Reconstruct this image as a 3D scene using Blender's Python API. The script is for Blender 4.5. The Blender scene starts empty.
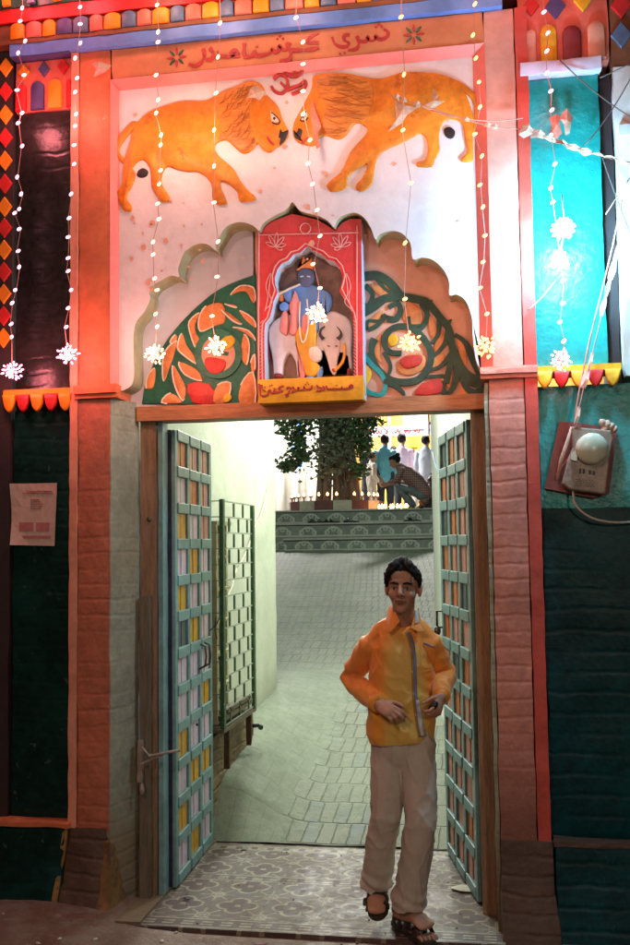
import bpy, bmesh, math, random
import numpy as np
from mathutils import Vector, Matrix, noise, Euler
from mathutils.bvhtree import BVHTree
random.seed(7)
SC = bpy.context.scene
COL = SC.collection
R_ = math.radians
# ---------------------------------------------------------------- camera
F = 1000.0; CX = 315.0; CY = 472.5
YAW, PITCH, ROLL = R_(9.9), R_(4.15), R_(0.78)
CAM = Vector((0.0, -4.6, 1.71))
FWD = Vector((-math.sin(YAW)*math.cos(PITCH), math.cos(YAW)*math.cos(PITCH), math.sin(PITCH)))
_r = FWD.cross(Vector((0, 0, 1))).normalized(); _u = _r.cross(FWD)
RT = _r*math.cos(ROLL) - _u*math.sin(ROLL); UP = _u*math.cos(ROLL) + _r*math.sin(ROLL)
cd = bpy.data.cameras.new('camera'); cam = bpy.data.objects.new('camera', cd); COL.objects.link(cam)
cam.matrix_world = Matrix.Translation(CAM) @ Matrix((RT, UP, -FWD)).transposed().to_4x4()
cd.sensor_fit = 'VERTICAL'; cd.sensor_height = 36.0; cd.lens = 36.0*F/945.0; cd.clip_end = 400; cd.clip_start = .05
SC.camera = cam
# ---------------------------------------------------------------- night sky
w = bpy.data.worlds.new('World'); SC.world = w; w.use_nodes = True
nt = w.node_tree; bg = nt.nodes['Background']
sky = nt.nodes.new('ShaderNodeTexSky'); sky.sky_type = 'NISHITA'; sky.sun_disc = False
sky.sun_elevation = R_(-4); sky.sun_rotation = R_(200)
nt.links.new(sky.outputs[0], bg.inputs[0]); bg.inputs[1].default_value = 0.15
# ---------------------------------------------------------------- exposure
SC.view_settings.view_transform = 'Standard'; SC.view_settings.look = 'None'
SC.view_settings.gamma = 1; SC.view_settings.use_curve_mapping = False
SC.view_settings.exposure = 0.22
# street light power and colours (fixtures are built near the end)
STREET_W = 80
TUBE_W = 62
COURT_W = 2200

def ray(px, py): return RT*((px-CX)/F) - UP*((py-CY)/F) + FWD
def P(px, py, Y=0.0):
    d = ray(px, py); return CAM + d*((Y-CAM.y)/d.y)
def PZ(px, py, Z=0.0):
    d = ray(px, py); return CAM + d*((Z-CAM.z)/d.z)
def PX(px, py, X):
    d = ray(px, py); return CAM + d*((X-CAM.x)/d.x)
def xz(pts, Y=0.0):
    return [(P(a, b, Y).x, P(a, b, Y).z) for a, b in pts]

# ================================================================ materials
class N:
    """node expression"""
    T = None
    def __init__(s, sock): s.s = sock
    @staticmethod
    def m(op, *a):
        n = N.T.nodes.new('ShaderNodeMath'); n.operation = op
        for i, v in enumerate(a):
            if isinstance(v, N): N.T.links.new(v.s, n.inputs[i])
            else: n.inputs[i].default_value = v
        return N(n.outputs[0])
    def __add__(s, o): return N.m('ADD', s, o)
    def __radd__(s, o): return N.m('ADD', o, s)
    def __sub__(s, o): return N.m('SUBTRACT', s, o)
    def __rsub__(s, o): return N.m('SUBTRACT', o, s)
    def __mul__(s, o): return N.m('MULTIPLY', s, o)
    def __rmul__(s, o): return N.m('MULTIPLY', o, s)
    def __truediv__(s, o): return N.m('DIVIDE', s, o)
    def abs(s): return N.m('ABSOLUTE', s)
    def fl(s): return N.m('FLOOR', s)
    def fr(s): return N.m('FRACT', s)
    def lt(s, o): return N.m('LESS_THAN', s, o)
    def gt(s, o): return N.m('GREATER_THAN', s, o)
    def min(s, o): return N.m('MINIMUM', s, o)
    def max(s, o): return N.m('MAXIMUM', s, o)
def hyp(a, b): return N.m('SQRT', a*a+b*b)
def ss(x, a, b):
    n = N.T.nodes.new('ShaderNodeMapRange'); n.interpolation_type = 'SMOOTHSTEP'
    N.T.links.new(x.s, n.inputs[0]); n.inputs[1].default_value = a; n.inputs[2].default_value = b
    return N(n.outputs[0])
def newmat(name):
    m = bpy.data.materials.new(name); m.use_nodes = True; N.T = m.node_tree
    b = m.node_tree.nodes['Principled BSDF']; return m, m.node_tree, b
def c4(c): return (c[0], c[1], c[2], 1)
def coords(t):
    tc = t.nodes.new('ShaderNodeTexCoord'); return tc.outputs['Object']
def xyz(t, v):
    s = t.nodes.new('ShaderNodeSeparateXYZ'); t.links.new(v, s.inputs[0]); return N(s.outputs[0]), N(s.outputs[1]), N(s.outputs[2])
def tnoise(t, v, scale, detail=4, rough=.6, stretch=None, dist=0):
    if stretch:
        mp = t.nodes.new('ShaderNodeMapping'); mp.inputs['Scale'].default_value = stretch
        t.links.new(v, mp.inputs[0]); v = mp.outputs[0]
    n = t.nodes.new('ShaderNodeTexNoise'); t.links.new(v, n.inputs['Vector'])
    n.inputs['Scale'].default_value = scale; n.inputs['Detail'].default_value = detail
    n.inputs['Roughness'].default_value = rough; n.inputs['Distortion'].default_value = dist
    return N(n.outputs[0])
def mix(t, f, a, b, mode='MIX'):
    n = t.nodes.new('ShaderNodeMix'); n.data_type = 'RGBA'; n.blend_type = mode
    for i, v in ((0, f), (6, a), (7, b)):
        if isinstance(v, N): t.links.new(v.s, n.inputs[i])
        elif isinstance(v, (int, float)): n.inputs[i].default_value = v
        elif isinstance(v, tuple): n.inputs[i].default_value = c4(v)
        else: t.links.new(v, n.inputs[i])
    return n.outputs[2]
def bump(t, b, h, strength=.4, dist=.01):
    n = t.nodes.new('ShaderNodeBump'); n.inputs['Strength'].default_value = strength; n.inputs['Distance'].default_value = dist
    t.links.new(h.s, n.inputs['Height']); t.links.new(n.outputs[0], b.inputs['Normal'])
MATS = {}
def mat(name, col, rough=.65, var=.22, scale=5, bstr=.35, bscale=45, bdist=.006, metal=0, wear=None, wscale=9, wth=.62, stretch=None, spec=.4, coat=0):
    if name in MATS: return MATS[name]
    m, t, b = newmat(name); v = coords(t)
    n1 = tnoise(t, v, scale, 5, .65, stretch); n2 = tnoise(t, v, scale*4.3, 4, .6, stretch)
    dark = tuple(c*(1-var*1.3) for c in col); lite = tuple(min(1, c*(1+var*.6)) for c in col)
    c = mix(t, ss(n1*.65+n2*.35, .33, .68), dark, lite)
    if wear:
        n3 = tnoise(t, v, wscale, 8, .7)
        c = mix(t, ss(n3, wth, wth+.07), c, wear)
    t.links.new(c, b.inputs['Base Color'])
    b.inputs['Roughness'].default_value = rough; b.inputs['Metallic'].default_value = metal
    b.inputs['Specular IOR Level'].default_value = spec
    if coat: b.inputs['Coat Weight'].default_value = coat
    if bstr:
        n4 = tnoise(t, v, bscale, 6, .65, stretch)
        bump(t, b, n4*.5+n2*.8+n1*.6, bstr, bdist)
    MATS[name] = m; return m
def emis(name, col, s):
    if name in MATS: return MATS[name]
    m, t, b = newmat(name); b.inputs['Base Color'].default_value = c4(col)
    b.inputs['Emission Color'].default_value = c4(col); b.inputs['Emission Strength'].default_value = s
    MATS[name] = m; return m
def brickpaint(name, col, row=.075, bw=.24, wear=None, rough=.6, str_=.7, stain=None, var=.25, spec=.4):
    """painted uneven brickwork / limewash: courses seen only as relief (object XZ or YZ)"""
    m, t, b = newmat(name); v = coords(t)
    x, y, z = xyz(t, v)
    u = x + y
    wob = tnoise(t, v, 3, 3, .6); wob2 = tnoise(t, v, 13, 3, .6)
    cz = (z + wob*.06 + wob2*.02)/row
    k = cz.fr(); odd = (cz*.5).fr().gt(.5)
    cu = (u + wob*.02)/bw + odd*.5
    h = (ss((k-.5).abs(), .5, .30)*.75 + ss((cu.fr()-.5).abs(), .5, .46)*.08)*ss(tnoise(t, v, 2.6, 4, .6), .36, .58)
    n1 = tnoise(t, v, 3.2, 5, .65); n2 = tnoise(t, v, 26, 6, .7); n3 = tnoise(t, v, 9, 8, .72)
    dark = tuple(c*(1-var*1.3) for c in col); lite = tuple(min(1, c*(1+var*.6)) for c in col)
    c = mix(t, ss(n1*.55+n2*.45, .36, .66), dark, lite)
    if wear: c = mix(t, ss(n3, .63, .68), c, wear)
    if stain:
        zz = ss(z, stain[1], stain[0])
        c = mix(t, (zz*1.1 + n1*.9-.5).min(.85).max(0), c, stain[2])
    t.links.new(c, b.inputs['Base Color']); b.inputs['Roughness'].default_value = rough
    b.inputs['Specular IOR Level'].default_value = spec
    bump(t, b, h*.7+n1*1.6+n2*.35, str_, .012)
    return m
def tile_material():
    m, t, b = newmat('patterned cement tile'); v = coords(t); x, y, z = xyz(t, v)
    S = .27
    nz = tnoise(t, v, 30, 3, .6)
    u = (x + .02)/S; w_ = (y-.03)/S
    fu = u.fr() - .5; fw = w_.fr() - .5
    au = fu.abs(); aw = fw.abs()
    q = hyp(au-.19, aw).min(hyp(au, aw-.19)) - .17 + (nz-.5)*.03         # quatrefoil
    inside = q.lt(0)
    line = (q.abs()-.0).lt(.028)
    d2 = hyp(au-.5, aw-.5)
    star = (hyp(au-.5, aw-.5) - .12).abs().lt(.022)
    star2 = (au-.5).abs().min((aw-.5).abs()).lt(.022)*(d2.lt(.33))
    link = (au-aw).abs().lt(.025)*(d2.lt(.36))*(q.gt(0))
    cream = line.max(star).max(star2).max(link)
    # border bands along X at given y
    def band(y0, hw):
        d = (y-y0).abs()
        inb = d.lt(hw)
        ln = (d-hw*.8).abs().lt(.006)
        dash = ((x*11).fr()-.5).abs().lt(.3)*((d-hw*.25).abs().lt(.008))
        return inb, ln.max(dash)
    n1 = tnoise(t, v, 4, 6, .7); n2 = tnoise(t, v, 18, 6, .75)
    tile_id = tnoise(t, v, 5.0, 0)
    base = mix(t, ss(n1, .35, .65), (.088, .062, .052), (.12, .082, .066))
    petal = mix(t, ss(n1, .3, .7), (.062, .036, .036), (.085, .040, .038))
    crm = mix(t, ss(n2, .35, .68), (.30, .26, .185), (.15, .125, .095))
    c = mix(t, inside, base, petal); c = mix(t, cream, c, crm)
    for y0, hw in ((.555, .05), (-.07, .06), (1.06, .035)):
        inb, ln = band(y0, hw)
        c = mix(t, inb, c, petal); c = mix(t, inb*ln, c, crm)
    joints = ((u*1.0).fr().lt(.012)).max(w_.fr().lt(.012))
    c = mix(t, joints*.7, c, (.03, .028, .025))
    c = mix(t, ss(n2*.5+n1*.5, .5, .72)*.4, c, (.13, .11, .09))    # dust film
    t.links.new(c, b.inputs['Base Color'])
    rg = ss(n2*.4+n1*.6, .35, .65)*.3+.48
    t.links.new(rg.s, b.inputs['Roughness'])
    bump(t, b, n1*1.5+n2*.4+joints*-.8, .3, .006)
    return m
def ramp_material():
    m, t, b = newmat('brick paved ramp under lime slurry'); v = coords(t); x, y, z = xyz(t, v)
    wob = tnoise(t, v, 2.2, 3, .6)
    row = (y + wob*.10)/.30; rid = row.fl(); fr = row.fr()
    col_ = (x + wob*.05)/.088 + rid*.37
    fc = col_.fr()
    gap = ss((fr-.5).abs(), .455, .497).max(ss((fc-.5).abs(), .43, .49)*.75)
    bid = N.m('FRACT', N.m('SINE', rid*12.98+col_.fl()*78.23)*437.5)
    n1 = tnoise(t, v, 1.3, 5, .65); n2 = tnoise(t, v, 14, 6, .72); n3 = tnoise(t, v, 60, 3, .6)
    side = ss(x+wob*.3, -1.02, -1.20)*ss(y, 5.5, 3.5)*1.6
    far = ss(y, 3.2, 6.0)
    cover = (side + far*.12 + ss(n1, .45, .62)*.42 + ss(n2, .5, .68)*.25 + .20).min(.97)
    bc = mix(t, bid, (.12, .135, .095), (.195, .20, .15))
    bc = mix(t, bid.gt(.90), bc, (.13, .155, .15))
    bc = mix(t, ss(n2, .45, .7), bc, (.24, .235, .185))
    slurry = mix(t, ss(n1*.5+n2*.5, .38, .66), (.135, .160, .110), (.205, .235, .17))
    c = mix(t, cover, bc, slurry)
    c = mix(t, gap*(1-cover*.8)*.6*ss(tnoise(t, v, 6, 4, .7), .3, .6), c, (.05, .045, .03))
    t.links.new(c, b.inputs['Base Color']); b.inputs['Roughness'].default_value = .72
    bump(t, b, (1-gap)*(1-cover*.95)*1.6+n1*1.2+n2*.55+n3*.12+bid*.25, .75, .014)
    return m
def ground_material():
    m, t, b = newmat('trodden earth street'); v = coords(t)
    n1 = tnoise(t, v, 1.6, 6, .7); n2 = tnoise(t, v, 11, 8, .72); n3 = tnoise(t, v, 55, 4, .65)
    c = mix(t, ss(n1, .38, .62), (.12, .052, .034), (.18, .105, .07))
    c = mix(t, ss(n2, .45, .7), c, (.20, .16, .12))
    c = mix(t, ss(n3, .66, .72)*.8, c, (.35, .3, .25))
    t.links.new(c, b.inputs['Base Color'])
    t.links.new((ss(n2, .35, .65)*.45+.42).s, b.inputs['Roughness'])
    bump(t, b, n1+n2*.7+n3*.2, .8, .02)
    return m
def wallplaster(name, col, var=.12):
    m, t, b = newmat(name); v = coords(t); x, y, z = xyz(t, v)
    n1 = tnoise(t, v, 1.4, 6, .62); n2 = tnoise(t, v, 12, 7, .7); n3 = tnoise(t, v, 5, 9, .78)
    c = mix(t, ss(n1*.6+n2*.4, .36, .66), tuple(k*(1-var*1.4) for k in col), col)
    c = mix(t, ss(n3, .655, .70)*.6, c, tuple(k*.45 for k in col))
    low = ss(z, .95, .25)
    c = mix(t, (low*.8+n3*.6-.45).max(0).min(.75), c, (.17, .165, .115))
    t.links.new(c, b.inputs['Base Color']); b.inputs['Roughness'].default_value = .75
    bump(t, b, n1*1.8+n2*.5, .5, .012)
    return m
def mane_material():
    m, t, b = newmat('brushed mane paint'); v = coords(t)
    n1 = tnoise(t, v, 6, 5, .7, (1.2, 1, 9)); n2 = tnoise(t, v, 30, 3, .6, (1, 1, 6))
    c = mix(t, ss(n1, .40, .6), (.64, .20, .02), (.42, .125, .018))
    c = mix(t, ss(n2, .5, .7)*.5, c, (.6, .24, .05))
    t.links.new(c, b.inputs['Base Color']); b.inputs['Roughness'].default_value = .5; bump(t, b, n1, .5, .004)
    return m
def plaid_material():
    m, t, b = newmat('checked shirt cloth'); x, y, z = xyz(t, coords(t))
    a = ((x*28).fr()-.5).abs().gt(.38); d = ((z*24).fr()-.5).abs().gt(.38)
    c = mix(t, (a+d)*.5, (.16, .06, .05), (.42, .34, .32)); t.links.new(c, b.inputs['Base Color']); b.inputs['Roughness'].default_value = .85
    return m
def step_material():
    m, t, b = newmat('grey moulded step tile'); v = coords(t); x, y, z = xyz(t, v)
    n1 = tnoise(t, v, 3, 6, .7)
    fu = ((x/.46).fr()-.5).abs()
    zz = ((z-.03)/.245).fr()
    arc = (hyp(fu*.46*2.1, zz*.5) - .30).abs().lt(.028).max((hyp((fu-.25).abs()*.9, zz*.5-.12) - .07).abs().lt(.02)).max((hyp(fu*.9, zz*.5-.22)-.06).abs().lt(.02))
    edge = zz.lt(.05).max(zz.gt(.93))
    c = mix(t, ss(n1, .35, .65), (.15, .165, .145), (.22, .235, .205))
    c = mix(t, arc.max(edge)*.8, c, (.48, .48, .40)); t.links.new(c, b.inputs['Base Color']); b.inputs['Roughness'].default_value = .5
    return m

SALMON = (.62, .17, .085)
M = dict(
 pil_up=mat('orange limewash', (.60, .155, .06), .6, .18, wear=(.66, .36, .24), wth=.64, bstr=.5),
 pil_edge=mat('salmon edge paint', (.68, .27, .17), .55, .15),
 pil_low=brickpaint('worn terracotta painted brick', (.46, .135, .075), wear=(.42, .2, .14), str_=.42),
 jamb=brickpaint('grey green painted brick', (.31, .31, .22), wear=(.32, .17, .09), str_=.38, stain=(.1, .7, (.17, .11, .06))),
 base=brickpaint('soot brown plinth plaster', (.085, .045, .028), str_=.55, wear=(.16, .09, .05)),
 gold=mat('ochre daubed edge', (.24, .12, .035), .7, .35, wear=(.10, .05, .03), wth=.55, wscale=14),
 pil_ru=mat('rose limewash', (.62, .30, .24), .6, .14, 4, bstr=.4),
 pil_r=brickpaint('rose painted brick', (.60, .24, .18), wear=(.62, .4, .33), str_=.33, stain=(.2, 1.1, (.16, .06, .04))),
 red_edge=mat('red edge paint', (.52, .07, .05), .5, .2, wear=(.62, .3, .25), wth=.68),
 bottle=brickpaint('bottle green gloss painted brick', (.004, .030, .026), spec=.2, rough=.34, row=.085, str_=.28, wear=(.05, .085, .07), var=.4),
 black_panel=brickpaint('black green gloss panel', (.022, .02, .018), rough=.25, str_=.3, var=.4),
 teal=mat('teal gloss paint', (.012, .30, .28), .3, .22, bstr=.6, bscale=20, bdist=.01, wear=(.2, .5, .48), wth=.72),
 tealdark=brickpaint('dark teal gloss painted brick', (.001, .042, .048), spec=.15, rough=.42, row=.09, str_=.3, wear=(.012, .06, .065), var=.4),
 band=mat('tan band paint', (.56, .20, .09), .6, .14, wear=(.55, .3, .2), wth=.7),
 bevel=mat('coral bevel paint', (.80, .20, .17), .5, .1),
 bevel_r=mat('rose bevel paint', (.66, .16, .15), .5, .14),
 white=mat('white limewash', (.72, .65, .68), .7, .10, 3, wear=(.52, .36, .30), wth=.665, wscale=7, bstr=.4, bscale=30, bdist=.008),
 cusp=mat('olive cusp edge', (.36, .34, .19), .7, .2),
 tymp_w=mat('lilac white plaster', (.60, .58, .66), .7, .08, 3),
 tymp_s=mat('salmon plaster', (.74, .36, .25), .65, .12, 4),
 green=mat('viridian leaf paint', (.03, .16, .10), .5, .3, 10),
 green_r=mat('dark vine paint', (.03, .065, .038), .5, .35, 10),
 leaf_o=mat('orange leaf paint', (.74, .25, .08), .55, .25, 14),
 leaf_w=mat('cream leaf outline', (.78, .66, .55), .55, .15, 14),
 leaf_r=mat('scarlet bud paint', (.66, .04, .03), .5, .25, 16),
 yellow=mat('yellow paint', (.80, .42, .02), .5, .18, 10),
 plaque=mat('yellow plaque paint', (.78, .36, .015), .5, .18, 8, wear=(.6, .2, .02), wth=.66),
 nred=mat('red niche paint', (.62, .035, .04), .45, .16, 9, wear=(.7, .2, .2), wth=.7),
 nline=mat('pale line paint', (.78, .38, .36), .5, .1),
 nblue=mat('pale blue reveal', (.50, .60, .72), .5, .1),
 nback=mat('brown niche back', (.22, .13, .11), .6, .35, 8),
 lion=mat('ochre orange relief paint', (.72, .22, .015), .5, .28, 7, bstr=.5, bscale=25, bdist=.008, wear=(.5, .12, .01), wth=.58, wscale=12),
 mane=mane_material(),
 ink=mat('black paint', (.02, .014, .016), .5, .1),
 maroon=mat('maroon paint', (.24, .03, .035), .5, .2),
 mane_dark=mat('brown brush line', (.38, .12, .018), .5, .2),
 eye=mat('eye white paint', (.7, .55, .45), .5, .1),
 ltext=mat('crimson letter paint', (.42, .03, .03), .5, .25, 30),
 blue=mat('cornflower blue strip', (.12, .24, .62), .45, .14),
 purple=mat('slate purple paint', (.07, .06, .17), .5, .2),
 slate=mat('slate blue paint', (.10, .15, .26), .5, .25),
 coral=mat('coral paint', (.68, .15, .10), .5, .18),
 orange=mat('tangerine paint', (.85, .26, .01), .5, .14),
 fred=mat('frieze red', (.58, .02, .02), .5, .2),
 fbrown=mat('frieze brown', (.20, .07, .03), .6, .25),
 fgreen=mat('frieze green', (.015, .08, .05), .4, .35),
 cap=mat('lilac cap paint', (.58, .56, .70), .5, .1),
 wood_o=mat('orange painted timber', (.52, .19, .08), .5, .3, 4, stretch=(1, 1, 8), bstr=.4, wear=(.25, .2, .12), wth=.64),
 wood_b=mat('brown painted timber', (.26, .155, .09), .55, .3, 6, stretch=(8, 8, .8), bstr=.5, wear=(.1, .06, .035), wth=.62),
 wood_g=mat('grey weathered timber', (.16, .125, .085), .65, .3, 6, stretch=(8, 8, .8), bstr=.6),
 dblue=mat('duck egg door paint', (.17, .31, .32), .42, .22, 7, bstr=.4, wear=(.07, .10, .10), wth=.66, wscale=20),
 dedge=mat('navy door edge', (.05, .055, .10), .5, .35, 10),
 pane_y=mat('amber door panel', (.68, .34, .01), .35, .15, 20),
 pane_p=mat('pink lilac door panel', (.70, .54, .66), .4, .12, 20, wear=(.35, .25, .35), wth=.68),
 pane_o=mat('orange door panel', (.58, .16, .03), .35, .2, 20),
 pane_s=mat('rose door panel', (.58, .28, .22), .4, .2, 20),
 pane_d=mat('dark slate door panel', (.05, .085, .10), .4, .2, 20),
 iron=mat('dull iron', (.10, .09, .08), .45, .3, 20, metal=.6),
 ggreen=mat('green grille paint', (.045, .12, .05), .45, .3, 20, wear=(.2, .3, .22), wth=.62, wscale=30),
 gwhite=mat('pale grille rod', (.35, .40, .33), .5, .25, 20),
 cream=mat('cream painted cupboard', (.46, .43, .25), .55, .2, 8),
 darkin=mat('dark recess', (.03, .035, .03), .8, .2),
 rust=mat('rusty leg', (.10, .05, .03), .7, .4, 20),
 brickraw=brickpaint('crumbled brick footing', (.22, .15, .08), str_=1.0, wear=(.05, .03, .02), var=.4),
 wall_l=wallplaster('mint limewash wall', (.66, .68, .57)),
 wall_s=mat('street wall plaster', (.70, .72, .70), .7, .12, 3),
 tile=tile_material(), ramp=ramp_material(), ground=ground_material(),
 paper=mat('faded paper', (.52, .40, .34), .8, .12, 20, bstr=.2),
 litter=mat('scrap paper', (.6, .58, .5), .8, .15, 30),
 poster_ink=mat('maroon print', (.42, .16, .16), .8, .15, 40),
 torn=mat('torn bunting paper', (.52, .36, .27), .8, .2, 20),
 torn_r=mat('torn red paper', (.62, .20, .14), .8, .2, 20),
 wire=mat('grey cable', (.10, .09, .085), .6, .1), wirep=mat('fairy wire', (.45, .22, .18), .5, .1),
 meter_pl=mat('grimy meter casing', (.30, .235, .19), .4, .35, 14, bstr=.3, wear=(.5, .42, .36), wth=.6),
 board=mat('board with red light painted in', (.25, .075, .06), .6, .3, 8),  # wood under red light, the tint put into its colour
 white_pl=mat('dirty white plastic', (.50, .46, .38), .35, .2, 20, bstr=.2),
 lens=mat('frosted plastic dome', (.52, .55, .42), .25, .08, 8, bstr=0),
 skin=mat('brown skin', (.42, .22, .14), .62, .1, 12, bstr=.12, bscale=120, bdist=.002),
 skin2=mat('lighter brown skin', (.34, .18, .12), .5, .1, 12, bstr=0),
 lip=mat('lip skin', (.20, .075, .06), .4, .1),
 hair=mat('black hair', (.010, .008, .008), .62, .3, 60, bstr=.8, bscale=160, bdist=.004, stretch=(1, .4, .4), spec=.2),
 leather=mat('dark sandal leather', (.035, .018, .013), .4, .3, 30),
 sole=mat('sandal sole', (.05, .035, .025), .7, .2),
 cloth_t=mat('beige trouser cloth', (.50, .435, .37), .85, .10, 5, bstr=.25, bscale=180, bdist=.002),
 ivory=mat('ivory cloth', (.6, .56, .5), .85, .1), charcoal=mat('charcoal cloth', (.06, .07, .09), .85, .2),
 sky_shirt=mat('turquoise shirt', (.12, .45, .58), .8, .1), pink_shirt=mat('pale pink shirt', (.68, .48, .55), .8, .1),
 pale_shirt=mat('pale blue shirt', (.55, .60, .74), .8, .1), jeans=mat('grey jeans', (.15, .18, .18), .85, .2), plaid=plaid_material(),
 darktr=mat('dark trousers', (.04, .05, .06), .85, .2),
 bark=mat('grey brown bark', (.24, .19, .15), .85, .4, 8, stretch=(4, 4, .6), bstr=1, bdist=.03),
 leafm=mat('dark green leaves', (.05, .12, .045), .5, .45, 3, bstr=0),
 leaf2=mat('grey green aerial leaves', (.20, .23, .15), .6, .4, 3, bstr=0),
 leaf3=mat('yellow green young leaves', (.14, .22, .06), .5, .4, 3, bstr=0),
 court=mat('courtyard floor', (.4, .38, .33), .6, .2), steps=step_material(),
 cloth_w=mat('white hanging cloth', (.82, .79, .72), .8, .05, 2), y_wall=mat('yellow wall', (.70, .40, .08), .7, .12, 3),
 y_bright=mat('bright yellow poster', (.85, .72, .02), .6, .05), frame_w=mat('white picture mount', (.75, .75, .7), .5, .1),
 pic=mat('pale blue picture', (.42, .58, .62), .4, .3, 9), pinkp=mat('pink post paint', (.62, .30, .26), .6, .15), brownp=mat('maroon block', (.20, .07, .07), .6, .2),
 creamb=mat('cream block', (.55, .5, .38), .6, .2), clay=mat('clay lamp', (.30, .12, .06), .7, .2), shoe=mat('black shoe', (.012, .012, .014), .45, .2),
 foil=mat('silver foil', (.7, .7, .7), .25, .1, metal=1), diamond=mat('dark lattice and painted shade', (.03, .018, .02), .6, .2),
 cow=mat('white cow paint', (.72, .64, .68), .5, .1), kblue=mat('sky blue figure paint', (.13, .30, .72), .5, .15),
 kface=mat('dusky blue face paint', (.10, .13, .25), .5, .2), kpink=mat('rose scarf paint', (.75, .25, .24), .5, .15), kgold=mat('golden dhoti paint', (.80, .38, .03), .5, .2),
)
M['bulb_pink'] = emis('pink glowing bulb', (1, .36, .52), 4.2)
M['bulb_warm'] = emis('warm glowing bulb', (1, .58, .34), 3.6)
M['bulb_amber'] = emis('amber glowing bulb', (1, .58, .14), 3.0)
M['bulb_cyan'] = emis('cool white glowing bulb', (.55, 1, 1), 14)
M['flame'] = emis('small flame', (1, .42, .12), 18)
M['bulb_blue'] = emis('blue glowing bulb', (.05, .16, 1), 9)
M['tube'] = emis('fluorescent tube', (.86, 1, .82), 12)
M['lampglass'] = emis('street lamp glass', (1, .78, .55), 10)

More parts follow.
